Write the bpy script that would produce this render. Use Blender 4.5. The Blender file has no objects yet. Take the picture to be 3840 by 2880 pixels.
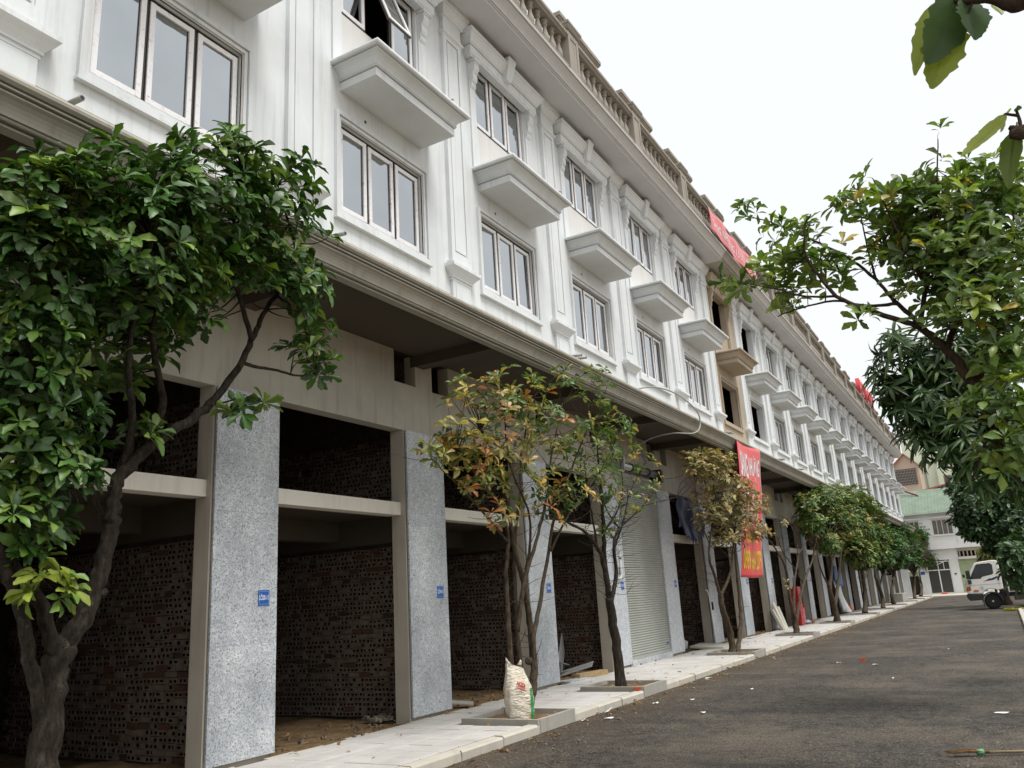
import bpy, math, random
import numpy as np
from mathutils import Matrix, Vector

random.seed(7)
rng = np.random.default_rng(11)
scene = bpy.context.scene
col = scene.collection
R_ = math.radians

# ------------------------------------------------------------------ camera
F_PX, YAW, PITCH_, ROLL = 3074.8842, -0.5149, 0.2597, -0.0601      # focal length in pixels of a 3840 px wide frame
CAM_H = 1.84
_cy, _sy, _cp, _sp = math.cos(YAW), math.sin(YAW), math.cos(PITCH_), math.sin(PITCH_)
FWD = Vector((_sy*_cp, _cy*_cp, _sp)); _r0 = Vector((_cy, -_sy, 0)); _u0 = _r0.cross(FWD)
RIGHT = _r0*math.cos(ROLL) + _u0*math.sin(ROLL)
UP = -_r0*math.sin(ROLL) + _u0*math.cos(ROLL)
cam_d = bpy.data.cameras.new('camera')
cam = bpy.data.objects.new('camera', cam_d); col.objects.link(cam)
cam_d.sensor_fit = 'HORIZONTAL'; cam_d.sensor_width = 36.0
cam_d.lens = F_PX/3840*36.0
cam_d.clip_start = 0.05; cam_d.clip_end = 2000
M = Matrix((RIGHT, UP, -FWD)).transposed().to_4x4(); M.translation = (0, 0, CAM_H)
cam.matrix_world = M
scene.camera = cam

# ------------------------------------------------------------------ sky and sun: bright overcast
world = bpy.data.worlds.new('World'); scene.world = world; world.use_nodes = True
nt = world.node_tree; nt.nodes.clear()
sky = nt.nodes.new('ShaderNodeTexSky'); sky.sky_type = 'NISHITA'; sky.sun_disc = False
SUN_EL, SUN_AZ = R_(64), R_(104)           # azimuth clockwise from +y
sky.sun_elevation = SUN_EL; sky.sun_rotation = SUN_AZ
sky.air_density = 1.0; sky.dust_density = 6.0; sky.ozone_density = 1.0
hs = nt.nodes.new('ShaderNodeHueSaturation'); hs.inputs['Saturation'].default_value = 0.10
mixw = nt.nodes.new('ShaderNodeMix'); mixw.data_type = 'RGBA'
mixw.inputs['Factor'].default_value = 0.80
bg = nt.nodes.new('ShaderNodeBackground'); wo = nt.nodes.new('ShaderNodeOutputWorld')
nt.links.new(sky.outputs[0], hs.inputs['Color'])
nt.links.new(hs.outputs[0], mixw.inputs['A'])
mixw.inputs['B'].default_value = (8.6, 8.9, 9.1, 1)      # even cloud layer
nt.links.new(mixw.outputs['Result'], bg.inputs['Color'])
bg.inputs['Strength'].default_value = 0.056
nt.links.new(bg.outputs[0], wo.inputs[0])

sun_d = bpy.data.lights.new('sun', 'SUN'); sun = bpy.data.objects.new('sun', sun_d); col.objects.link(sun)
sun_d.energy = 1.5; sun_d.angle = R_(24); sun_d.color = (1, 0.985, 0.955)
sd = Vector((math.sin(SUN_AZ)*math.cos(SUN_EL), math.cos(SUN_AZ)*math.cos(SUN_EL), math.sin(SUN_EL)))
sun.rotation_euler = sd.to_track_quat('Z', 'Y').to_euler()
sun.location = (5, -5, 30)
scene.view_settings.view_transform = 'Standard'
try: scene.view_settings.look = 'None'
except Exception: pass
scene.view_settings.exposure = 1.22
scene.view_settings.gamma = 1.0
scene.view_settings.use_curve_mapping = False
scene.render.engine = 'CYCLES'
scene.cycles.max_bounces = 4
scene.cycles.caustics_reflective = False
scene.cycles.caustics_refractive = False
scene.cycles.diffuse_bounces = 2
scene.cycles.glossy_bounces = 2
scene.cycles.transmission_bounces = 2
scene.cycles.transparent_max_bounces = 8

# ------------------------------------------------------------------ helpers
def at(px, py, x=None, y=None, z=None):
    """point of the place seen at (px, py) of a 2212 px wide view of the photograph, on a known plane"""
    k = 3840/2212
    d = FWD + RIGHT*((px*k-1920)/F_PX) + UP*((1440-py*k)/F_PX)
    if x is not None: t = x/d.x
    elif y is not None: t = y/d.y
    else: t = (z-CAM_H)/d.z
    return Vector((d.x*t, d.y*t, CAM_H+d.z*t))

def px_size(p):
    """metres per pixel of that view at point p"""
    return (Vector(p)-Vector((0, 0, CAM_H))).dot(FWD)/(F_PX*2212/3840)

class MB:
    def __init__(s): s.v=[]; s.f=[]; s.m=[]; s.sm=[]
    def quad(s, a, b, c, d, m=0):
        n=len(s.v); s.v += [tuple(a),tuple(b),tuple(c),tuple(d)]; s.f.append((n,n+1,n+2,n+3)); s.m.append(m); s.sm.append(False)
    def poly(s, pts, m=0):
        n=len(s.v); s.v += [tuple(p) for p in pts]; s.f.append(tuple(range(n,n+len(pts)))); s.m.append(m); s.sm.append(False)
    def box(s, x0,x1,y0,y1,z0,z1, m=0):
        n=len(s.v)
        s.v += [(x0,y0,z0),(x1,y0,z0),(x1,y1,z0),(x0,y1,z0),(x0,y0,z1),(x1,y0,z1),(x1,y1,z1),(x0,y1,z1)]
        for q in ((0,3,2,1),(4,5,6,7),(0,1,5,4),(1,2,6,5),(2,3,7,6),(3,0,4,7)):
            s.f.append(tuple(n+i for i in q)); s.m.append(m); s.sm.append(False)
        return s
    def prism_y(s, prof, y0, y1, m=0, smooth=False):
        """closed (x,z) profile swept along y"""
        n=len(s.v); k=len(prof)
        area=sum(prof[i][0]*prof[(i+1)%k][1]-prof[(i+1)%k][0]*prof[i][1] for i in range(k))
        if area<0: prof=prof[::-1]
        s.v += [(p[0],y0,p[1]) for p in prof]+[(p[0],y1,p[1]) for p in prof]
        for i in range(k):
            j=(i+1)%k; s.f.append((n+i,n+j,n+k+j,n+k+i)[::-1]); s.m.append(m); s.sm.append(smooth)
        s.f.append(tuple(n+i for i in range(k))); s.m.append(m); s.sm.append(False)
        s.f.append(tuple(n+k+i for i in range(k))[::-1]); s.m.append(m); s.sm.append(False)
        return s
    def prism_x(s, prof, x0, x1, m=0):
        """closed (y,z) profile swept along x"""
        n=len(s.v); k=len(prof)
        area=sum(prof[i][0]*prof[(i+1)%k][1]-prof[(i+1)%k][0]*prof[i][1] for i in range(k))
        if area<0: prof=prof[::-1]
        s.v += [(x0,p[0],p[1]) for p in prof]+[(x1,p[0],p[1]) for p in prof]
        for i in range(k):
            j=(i+1)%k; s.f.append((n+i,n+j,n+k+j,n+k+i)); s.m.append(m); s.sm.append(False)
        s.f.append(tuple(n+i for i in range(k))[::-1]); s.m.append(m); s.sm.append(False)
        s.f.append(tuple(n+k+i for i in range(k))); s.m.append(m); s.sm.append(False)
        return s
    def loft_wall(s, y0,y1,xb,xf, prof, m=0):
        """moulding on three sides of a box against a wall: prof = (outset, z) bottom to top"""
        n=len(s.v)
        for o,z in prof: s.v += [(xb,y0-o,z),(xf+o,y0-o,z),(xf+o,y1+o,z),(xb,y1+o,z)]
        k=len(prof)
        for i in range(k-1):
            a=n+4*i
            for j in range(3):
                s.f.append((a+j,a+j+1,a+5+j,a+4+j)); s.m.append(m); s.sm.append(False)
        s.f.append((n+3,n+2,n+1,n)); s.m.append(m); s.sm.append(False)
        e=n+4*(k-1); s.f.append((e,e+1,e+2,e+3)); s.m.append(m); s.sm.append(False)
        return s
    def loft_free(s, y0,y1,x0,x1, prof, m=0):
        n=len(s.v); k=len(prof)
        for o,z in prof: s.v += [(x0-o,y0-o,z),(x1+o,y0-o,z),(x1+o,y1+o,z),(x0-o,y1+o,z)]
        for i in range(k-1):
            a=n+4*i
            for j in range(4):
                j2=(j+1)%4; s.f.append((a+j,a+j2,a+4+j2,a+4+j)); s.m.append(m); s.sm.append(False)
        s.f.append((n+3,n+2,n+1,n)); s.m.append(m); s.sm.append(False)
        e=n+4*(k-1); s.f.append((e,e+1,e+2,e+3)); s.m.append(m); s.sm.append(False)
        return s
    def lathe(s, prof, cx=0, cy=0, seg=10, m=0, axis='z'):
        n=len(s.v); k=len(prof)
        for r,h in prof:
            for i in range(seg):
                a=2*math.pi*i/seg; c,d=r*math.cos(a),r*math.sin(a)
                s.v.append((cx+c,cy+d,h) if axis=='z' else (cx+c,h,cy+d))
        for i in range(k-1):
            for j in range(seg):
                j2=(j+1)%seg; q=(n+i*seg+j,n+i*seg+j2,n+(i+1)*seg+j2,n+(i+1)*seg+j)
                s.f.append(q if axis=='z' else q[::-1]); s.m.append(m); s.sm.append(True)
        b=tuple(n+i for i in range(seg)); t=tuple(n+(k-1)*seg+i for i in range(seg))
        s.f.append(b[::-1] if axis=='z' else b); s.m.append(m); s.sm.append(False)
        s.f.append(t if axis=='z' else t[::-1]); s.m.append(m); s.sm.append(False)
        return s
    def tube(s, pts, rad, seg=6, m=0, wob=0.0):
        pts=[Vector(p) for p in pts]; n0=len(s.v); k=len(pts)
        if not hasattr(rad,'__len__'): rad=[rad]*k
        prev=None
        for i,p in enumerate(pts):
            t=(pts[min(i+1,k-1)]-pts[max(i-1,0)])
            if t.length<1e-9: t=Vector((0,0,1))
            t.normalize()
            if prev is None:
                a=t.orthogonal().normalized()
            else:
                a=(prev-t*prev.dot(t))
                a = a.normalized() if a.length>1e-6 else t.orthogonal().normalized()
            prev=a; b=t.cross(a)
            for j in range(seg):
                an=2*math.pi*j/seg; rr=rad[i]*(1+wob*random.uniform(-1,1))
                s.v.append(tuple(p+(a*math.cos(an)+b*math.sin(an))*rr))
        for i in range(k-1):
            for j in range(seg):
                j2=(j+1)%seg
                s.f.append((n0+i*seg+j,n0+i*seg+j2,n0+(i+1)*seg+j2,n0+(i+1)*seg+j)); s.m.append(m); s.sm.append(True)
        s.f.append(tuple(n0+j for j in range(seg))[::-1]); s.m.append(m); s.sm.append(False)
        s.f.append(tuple(n0+(k-1)*seg+j for j in range(seg))); s.m.append(m); s.sm.append(False)
        return s
    def mesh(s, name, mats):
        me=bpy.data.meshes.new(name); me.from_pydata(s.v,[],s.f)
        for mt in (mats if isinstance(mats,(list,tuple)) else [mats]): me.materials.append(mt)
        me.polygons.foreach_set('material_index', s.m); me.polygons.foreach_set('use_smooth', s.sm)
        me.update(); return me
    def build(s, name, mats, parent=None, loc=None):
        return add(name, s.mesh(name,mats), parent, loc)

def add(name, me, parent=None, loc=None):
    o=bpy.data.objects.new(name, me); col.objects.link(o)
    if parent is not None: o.parent=parent
    if loc is not None: o.location=loc
    return o

def thing(name, label, cat, loc=(0,0,0), group=None, rz=0.0):
    o=bpy.data.objects.new(name,None); col.objects.link(o); o.location=loc; o.rotation_euler=(0,0,rz)
    o.empty_display_size=0.2; o['label']=label; o['category']=cat
    if group: o['group']=group
    return o
def tag(o,label,cat,group=None):
    o['label']=label; o['category']=cat
    if group: o['group']=group
    return o
def struct(o): o['kind']='structure'; return o
def stuff(o): o['kind']='stuff'; return o

def bevel(o, w=0.01, seg=2):
    b=o.modifiers.new('bevel','BEVEL'); b.width=w; b.segments=seg; b.limit_method='ANGLE'; b.angle_limit=R_(40); return o

# all lettering is turned into meshes here, while the scene is still small
_txt={}
def _text_raw(txt, size, extrude, bold):
    cu=bpy.data.curves.new('lettering','FONT'); cu.body=txt; cu.size=size; cu.extrude=extrude
    cu.align_x='CENTER'; cu.align_y='CENTER'; cu.offset=bold; cu.resolution_u=3
    o=bpy.data.objects.new('tmp',cu); col.objects.link(o); return o,cu
_want=[('LÔ%d-11'%q,.088,.0008,.0016) for q in range(5,24)]+[('NOZA',.085,.0015,.004)]+\
  [(q,.5,.0,b_) for q,b_ in (('SANG',.012),('NHƯỢNG',.012),('KI',.02),('ỐT',.02),('LIÊN HỆ',.012),('0989 664 2379',.010),('SANG NHƯỢNG 13 LÔ LIỀN KỀ',.008))]+\
  [(q,1.75,.14,.02) for q in 'HOTLINE']
_made=[(w,)+_text_raw(*w) for w in _want]
_dg=bpy.context.evaluated_depsgraph_get()
for w,o,cu in _made:
    _txt[w]=bpy.data.meshes.new_from_object(o.evaluated_get(_dg))
for w,o,cu in _made:
    bpy.data.objects.remove(o); bpy.data.curves.remove(cu)
def text_mesh(txt, size, mat, extrude=0.002, squeeze=1.0, bold=0.0):
    me=_txt[(txt,size,extrude,bold)].copy(); me.name='lettering'
    me.materials.clear(); me.materials.append(mat)
    if squeeze!=1.0: me.transform(Matrix.Diagonal((squeeze,1,1,1)))
    return me
FACE_X = Matrix(((0,0,1),(1,0,0),(0,1,0)))       # local X->+y, Y->+z, Z->+x : reads from the street
FACE_NY = Matrix(((1,0,0),(0,0,-1),(0,1,0)))      # reads from -y

# ------------------------------------------------------------------ materials
def new_mat(name):
    m=bpy.data.materials.new(name); m.use_nodes=True; n=m.node_tree
    return m, n, n.nodes['Principled BSDF']
def N(n, t, **kw):
    x=n.nodes.new(t)
    for k,v in kw.items():
        if k in x.inputs: x.inputs[k].default_value=v
        else: setattr(x,k,v)
    return x
def coords(n, obj=False, scale=(1,1,1)):
    if obj:
        tc=N(n,'ShaderNodeTexCoord'); o=tc.outputs['Object']
    else:
        g=N(n,'ShaderNodeNewGeometry'); o=g.outputs['Position']
    mp=N(n,'ShaderNodeMapping'); mp.inputs['Scale'].default_value=scale
    n.links.new(o,mp.inputs['Vector']); return mp.outputs[0]
def noise(n, vec, scale, detail=5, rough=.6):
    x=N(n,'ShaderNodeTexNoise'); x.inputs['Scale'].default_value=scale; x.inputs['Detail'].default_value=detail; x.inputs['Roughness'].default_value=rough
    n.links.new(vec,x.inputs['Vector']); return x.outputs['Fac']
def ramp(n, fac, stops):
    r=N(n,'ShaderNodeValToRGB'); e=r.color_ramp.elements
    while len(e)<len(stops): e.new(.5)
    for i,(p,c) in enumerate(stops):
        e[i].position=p; e[i].color=(c if len(c)==4 else (*c,1)) if hasattr(c,'__len__') else (c,c,c,1)
    n.links.new(fac,r.inputs['Fac']); return r.outputs['Color']
def mixc(n, fac, a, b, mode='MIX'):
    x=N(n,'ShaderNodeMix',data_type='RGBA',blend_type=mode)
    for key,val in (('Factor',fac),('A',a),('B',b)):
        if hasattr(val,'links') or hasattr(val,'is_output'): n.links.new(val,x.inputs[key])
        elif key=='Factor': x.inputs[key].default_value=val
        else: x.inputs[key].default_value=(*val,1) if len(val)==3 else val
    return x.outputs['Result']
def bump(n, bsdf, h, strength=.3, dist=.01):
    b=N(n,'ShaderNodeBump'); b.inputs['Strength'].default_value=strength; b.inputs['Distance'].default_value=dist
    n.links.new(h,b.inputs['Height']); n.links.new(b.outputs[0],bsdf.inputs['Normal'])

def plaster(name, base, dirt, amount=.5, streak=.5, rough=.85, grain=.25, patch_scale=.9):
    m,n,b=new_mat(name); v=coords(n)
    blot=noise(n,v,patch_scale,6,.62)
    vs=coords(n,scale=(5,5,.35)); st=noise(n,vs,1.3,5,.6)
    c1=mixc(n, ramp(n,blot,[(.38,0),(.72,1)]), base, tuple(x*(1-.28*amount) for x in base))
    f2=ramp(n,st,[(.52,0),(.78,streak)])
    ge=N(n,'ShaderNodeNewGeometry'); sz=N(n,'ShaderNodeSeparateXYZ'); n.links.new(ge.outputs['True Normal'],sz.inputs[0])
    ab=N(n,'ShaderNodeMath',operation='ABSOLUTE'); n.links.new(sz.outputs[2],ab.inputs[0])
    om=N(n,'ShaderNodeMath',operation='SUBTRACT'); om.inputs[0].default_value=1.0; n.links.new(ab.outputs[0],om.inputs[1])
    mm=N(n,'ShaderNodeMath',operation='MULTIPLY'); n.links.new(f2,mm.inputs[0]); n.links.new(om.outputs[0],mm.inputs[1]); f2=mm.outputs[0]   # rain streaks only on upright faces
    c2=mixc(n,f2,c1,dirt)
    fine=noise(n,v,60,4,.6)
    c3=mixc(n,ramp(n,fine,[(.3,0),(.8,.12)]),c2,dirt)
    n.links.new(c3,b.inputs['Base Color']); b.inputs['Roughness'].default_value=rough
    b.inputs['Specular IOR Level'].default_value=.25
    bump(n,b,noise(n,v,45,6,.7),grain,.006); return m
def flat(name, c, rough=.6, spec=.4, metal=0.0, var=.12, scale=12, bumpv=0.0):
    m,n,b=new_mat(name); v=coords(n)
    nn=noise(n,v,scale,5,.6)
    cc=mixc(n,ramp(n,nn,[(.3,0),(.75,1)]),c,tuple(x*(1-var*2) for x in c))
    n.links.new(cc,b.inputs['Base Color']); b.inputs['Roughness'].default_value=rough
    b.inputs['Specular IOR Level'].default_value=spec; b.inputs['Metallic'].default_value=metal
    if bumpv: bump(n,b,nn,bumpv,.01)
    return m

MAT={}
MAT['white']=plaster('white_paint',(.725,.752,.760),(.36,.355,.33),.45,.46)
MAT['white_low']=plaster('white_paint_weathered',(.70,.71,.70),(.50,.47,.42),.3,.45)
MAT['bare']=plaster('bare_cement_render',(.40,.375,.32),(.165,.15,.122),.7,.75)
MAT['crown']=plaster('stained_cornice_paint',(.72,.72,.70),(.36,.32,.26),.45,.7)
MAT['balus']=plaster('weathered_cast_concrete',(.335,.305,.26),(.13,.115,.095),.6,.75,patch_scale=2)
MAT['beige']=plaster('beige_undercoat',(.46,.385,.29),(.28,.225,.16),.5,.5)
MAT['grey']=plaster('grey_cement_plaster',(.46,.415,.345),(.21,.18,.14),.8,.55,patch_scale=.7)
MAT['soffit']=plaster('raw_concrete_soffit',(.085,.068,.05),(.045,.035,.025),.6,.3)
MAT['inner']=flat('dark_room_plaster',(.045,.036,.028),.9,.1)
MAT['beam']=plaster('pale_beam_render',(.76,.715,.635),(.46,.41,.34),.5,.5)
MAT['fascia']=plaster('streaky_grey_plaster',(.52,.485,.41),(.22,.195,.155),1.0,.6,patch_scale=.7)
MAT['kerb']=plaster('kerb_concrete',(.50,.465,.395),(.27,.235,.18),.5,.4,patch_scale=3)
MAT['planter']=plaster('planter_concrete',(.36,.34,.295),(.21,.19,.16),.5,.4,patch_scale=3)

def granite():
    m,n,b=new_mat('speckled_granite'); v=coords(n)
    vo=N(n,'ShaderNodeTexVoronoi'); vo.inputs['Scale'].default_value=64; n.links.new(v,vo.inputs['Vector'])
    sp=N(n,'ShaderNodeSeparateColor'); n.links.new(vo.outputs['Color'],sp.inputs[0])
    c=ramp(n,sp.outputs[0],[(0,(.20,.22,.24)),(.2,(.48,.50,.515)),(.5,(.68,.70,.71)),(1,(.84,.85,.85))])
    big=noise(n,v,9,6,.75)
    c2=mixc(n,ramp(n,big,[(.4,0),(.62,.6)]),c,(.42,.455,.49),'MIX')
    fine=noise(n,v,140,3,.7)
    c3=mixc(n,ramp(n,fine,[(.55,0),(.7,.75)]),c2,(.12,.13,.145))
    lowm=noise(n,coords(n,scale=(1,1,.8)),.55,4,.55)
    c4=mixc(n,ramp(n,lowm,[(.42,0),(.6,.5)]),c3,(.27,.29,.31),'MULTIPLY')
    oi=N(n,'ShaderNodeObjectInfo'); c4=mixc(n,1.0,c4,ramp(n,oi.outputs['Random'],[(0,(.80,.81,.83)),(1,(1,1,1))]),'MULTIPLY')
    n.links.new(c4,b.inputs['Base Color']); b.inputs['Roughness'].default_value=.42
    bump(n,b,fine,.12,.003); return m
MAT['granite']=granite()

def glass_mirror():
    m,n,b=new_mat('tinted_reflective_glass'); v=coords(n)
    nn=noise(n,v,1.1,3,.5)
    c=mixc(n,ramp(n,nn,[(.3,0),(.7,1)]),(.45,.47,.485),(.40,.42,.435))
    n.links.new(c,b.inputs['Base Color']); b.inputs['Metallic'].default_value=1; b.inputs['Roughness'].default_value=.035
    bump(n,b,noise(n,v,1.6,2,.5),.08,.05); return m
MAT['glass']=glass_mirror()
def film():
    m,n,b=new_mat('protective_film'); v=coords(n,scale=(1,1,1))
    a=noise(n,v,16,3,.5)
    c=mixc(n,ramp(n,a,[(.60,0),(.66,.55)]),(.86,.855,.86),(.72,.52,.52))
    a2=noise(n,v,7,4,.6)
    c=mixc(n,ramp(n,a2,[(.66,0),(.72,.7)]),c,(.25,.2,.17))
    n.links.new(c,b.inputs['Base Color']); b.inputs['Roughness'].default_value=.35
    bump(n,b,noise(n,v,25,3,.5),.4,.006); return m
MAT['film']=film()
MAT['frame']=flat('dark_bronze_aluminium',(.045,.035,.03),.4,.5)
MAT['alu']=flat('white_aluminium',(.70,.70,.68),.4,.5)
MAT['mortar']=flat('grey_mortar',(.11,.09,.073),.95,.1,var=.3,scale=9,bumpv=.4)
def brickm(name,c,c2):
    m,n,b=new_mat(name); v=coords(n); a=noise(n,v,7,5,.6); 
    cc=mixc(n,ramp(n,a,[(.35,0),(.65,1)]),c,c2); n.links.new(cc,b.inputs['Base Color']); b.inputs['Roughness'].default_value=.95
    b.inputs['Specular IOR Level'].default_value=.1
    bump(n,b,noise(n,v,60,4,.7),.5,.006); return m
MAT['brick_end']=brickm('mortar_smeared_brick',(.195,.16,.132),(.135,.097,.074))
MAT['brick_red']=brickm('red_clay_brick',(.115,.06,.042),(.085,.05,.037))
MAT['brick_hole']=brickm('clay_hole_shade',(.022,.010,.007),(.012,.006,.005))  # pit walls coloured near black, the shade inside the holes put into the clay
def shutter():
    m,n,b=new_mat('grey_green_shutter_paint'); v=coords(n)
    a=noise(n,v,1.2,5,.6); c=mixc(n,ramp(n,a,[(.35,0),(.7,1)]),(.36,.365,.32),(.30,.305,.27))
    n.links.new(c,b.inputs['Base Color']); b.inputs['Roughness'].default_value=.5; return m
MAT['shutter']=shutter()
MAT['black']=flat('black_plastic',(.02,.02,.02),.45,.5)
MAT['steel']=flat('galvanised_steel',(.45,.46,.46),.35,.5,.8)
MAT['pvc']=flat('white_pvc',(.78,.78,.75),.4,.5,var=.05)
MAT['pipe']=flat('grey_pvc_pipe',(.33,.33,.31),.5,.4)
MAT['blue']=flat('blue_enamel',(.012,.085,.36),.35,.5,var=.05)
MAT['letter']=flat('white_lettering',(.75,.80,.85),.5,.4,var=.03)
def asphalt():
    m,n,b=new_mat('dusty_asphalt'); v=coords(n)
    f=noise(n,v,62,4,.85); f2=noise(n,v,20,6,.75); f3=noise(n,v,5.5,6,.7)
    c=ramp(n,f,[(.32,(.006,.0062,.0066)),(.45,(.028,.027,.026)),(.56,(.085,.078,.070)),(.66,(.32,.29,.25))])
    c=mixc(n,ramp(n,f2,[(.44,0),(.56,.85)]),c,(.135,.118,.097))
    c=mixc(n,ramp(n,f3,[(.47,0),(.57,.70)]),c,(.016,.0165,.018))
    d1=noise(n,coords(n,scale=(.45,.30,1)),1.1,7,.68)
    c=mixc(n,ramp(n,d1,[(.45,0),(.60,.55)]),c,(.20,.172,.138))
    d3=noise(n,coords(n,scale=(.28,1.1,1)),.9,6,.68)
    c=mixc(n,ramp(n,d3,[(.50,0),(.62,.55)]),c,(.024,.025,.029))
    d2=noise(n,coords(n,scale=(1,.35,1)),.7,5,.6)
    sx=N(n,'ShaderNodeSeparateXYZ'); g=N(n,'ShaderNodeNewGeometry'); n.links.new(g.outputs['Position'],sx.inputs[0])
    mr=N(n,'ShaderNodeMapRange'); mr.inputs['From Min'].default_value=-4.4; mr.inputs['From Max'].default_value=-6.1
    n.links.new(sx.outputs[0],mr.inputs['Value'])
    mu=N(n,'ShaderNodeMath',operation='MULTIPLY'); n.links.new(mr.outputs[0],mu.inputs[0])
    n.links.new(ramp(n,d2,[(.35,.15),(.6,1)]),mu.inputs[1])
    mu2=N(n,'ShaderNodeMath',operation='MULTIPLY'); n.links.new(mu.outputs[0],mu2.inputs[0]); mu2.inputs[1].default_value=.7
    c=mixc(n,mu2.outputs[0],c,(.125,.085,.052))
    gr=noise(n,v,48,2,.5)
    c=mixc(n,ramp(n,gr,[(.63,0),(.67,.9)]),c,(.36,.33,.28))
    gd=noise(n,coords(n,scale=(1,1.1,1)),36,2,.5)
    c=mixc(n,ramp(n,gd,[(.61,0),(.66,.9)]),c,(.006,.006,.006))
    gn=ramp(n,noise(n,v,34,5,.85),[(.36,(.16,.16,.16)),(.5,(.52,.515,.51)),(.62,(1,.99,.97))]); c=mixc(n,1.0,c,gn,'MULTIPLY'); dk=mixc(n,1.0,c,(1.32,1.27,1.19),'MULTIPLY'); n.links.new(dk,b.inputs['Base Color']); b.inputs['Roughness'].default_value=.8
    b.inputs['Specular IOR Level'].default_value=.3
    bump(n,b,f2,1.0,.03); return m
MAT['asphalt']=asphalt()
def paver():
    m,n,b=new_mat('pale_paver'); v=coords(n); oi=N(n,'ShaderNodeObjectInfo')
    a=noise(n,v,1.5,6,.65); c=mixc(n,ramp(n,a,[(.35,0),(.7,1)]),(.52,.495,.465),(.40,.38,.355))
    c=mixc(n,ramp(n,noise(n,v,40,4,.7),[(.5,0),(.8,.4)]),c,(.36,.33,.29))
    c=mixc(n,ramp(n,noise(n,coords(n,scale=(2.2,.5,1)),1.1,6,.7),[(.55,0),(.75,.5)]),c,(.33,.29,.24))
    n.links.new(c,b.inputs['Base Color']); b.inputs['Roughness'].default_value=.85
    bump(n,b,noise(n,v,80,4,.7),.3,.004); return m
MAT['paver']=paver()
MAT['joint']=flat('paver_joint_dirt',(.16,.14,.115),.95,.1)
def soil():
    m,n,b=new_mat('brown_soil'); v=coords(n); a=noise(n,v,4,7,.7)
    c=ramp(n,a,[(.3,(.095,.06,.032)),(.55,(.20,.132,.07)),(.75,(.31,.215,.12))])
    c=mixc(n,ramp(n,noise(n,v,60,3,.6),[(.62,0),(.70,.8)]),c,(.34,.28,.21))
    n.links.new(c,b.inputs['Base Color']); b.inputs['Roughness'].default_value=.95; b.inputs['Specular IOR Level'].default_value=.1
    bump(n,b,noise(n,v,25,6,.75),.8,.03); return m
MAT['soil']=soil()
def bark(name,c,c2,c3):
    m,n,b=new_mat(name); v=coords(n); vs=coords(n,scale=(1,1,.32))
    a=noise(n,vs,22,7,.7); cc=ramp(n,a,[(.3,c2),(.52,c),(.72,c3)])
    lich=noise(n,v,8,5,.65); cc=mixc(n,ramp(n,lich,[(.62,0),(.72,.5)]),cc,(.15,.14,.115))
    n.links.new(cc,b.inputs['Base Color']); b.inputs['Roughness'].default_value=.9; b.inputs['Specular IOR Level'].default_value=.15
    bump(n,b,noise(n,vs,38,6,.75),1.0,.02); return m
MAT['bark']=bark('grey_brown_bark',(.042,.033,.025),(.010,.008,.006),(.085,.070,.054))
MAT['bark3']=bark('tan_brown_bark',(.080,.060,.040),(.022,.016,.011),(.135,.105,.075))
MAT['bark2']=bark('red_brown_bark',(.060,.040,.027),(.018,.012,.008),(.10,.076,.057))
def leafm(name='leaf', rough=.42, transl=.22):
    m,n,b=new_mat(name); at_=N(n,'ShaderNodeAttribute'); at_.attribute_name='tint'
    v=coords(n); a=noise(n,v,30,3,.6)
    c=mixc(n,ramp(n,a,[(.35,0),(.8,.45)]),at_.outputs['Color'],(.5,.5,.5),'MULTIPLY')
    n.links.new(c,b.inputs['Base Color']); b.inputs['Roughness'].default_value=rough; b.inputs['Specular IOR Level'].default_value=.42
    tr=N(n,'ShaderNodeBsdfTranslucent'); c2=mixc(n,.5,c,(.55,.62,.08),'OVERLAY'); n.links.new(c2,tr.inputs['Color'])
    mx=N(n,'ShaderNodeMixShader'); mx.inputs[0].default_value=transl
    n.links.new(b.outputs[0],mx.inputs[1]); n.links.new(tr.outputs[0],mx.inputs[2])
    n.links.new(mx.outputs[0],n.nodes['Material Output'].inputs['Surface']); return m
MAT['leaf']=leafm()
MAT['leaf_thin']=leafm('thin_leaf',.36,.42)
def cloth(name,c,rough=.45,var=.1,folds=.25,scale=5):
    m,n,b=new_mat(name); v=coords(n); a=noise(n,v,scale,4,.55)
    cc=mixc(n,ramp(n,a,[(.3,0),(.75,1)]),c,tuple(x*(1-2*var) for x in c))
    n.links.new(cc,b.inputs['Base Color']); b.inputs['Roughness'].default_value=rough
    bump(n,b,a,folds,.05); return m
MAT['banner']=cloth('red_vinyl',(.80,.065,.065),.35)
MAT['btext']=flat('white_print',(.78,.74,.74),.4,.4,var=.03)
MAT['ytext']=flat('yellow_print',(.75,.52,.02),.4,.4,var=.03)
# ------------------------------------------------------------------ the setting
Y0, W = 7.63, 4.0                 # first pillar axis, house width
K0, K1 = -2, 19                   # first and last house of the terrace
YEND = Y0+W*(K1+1)                # end of the terrace

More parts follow.
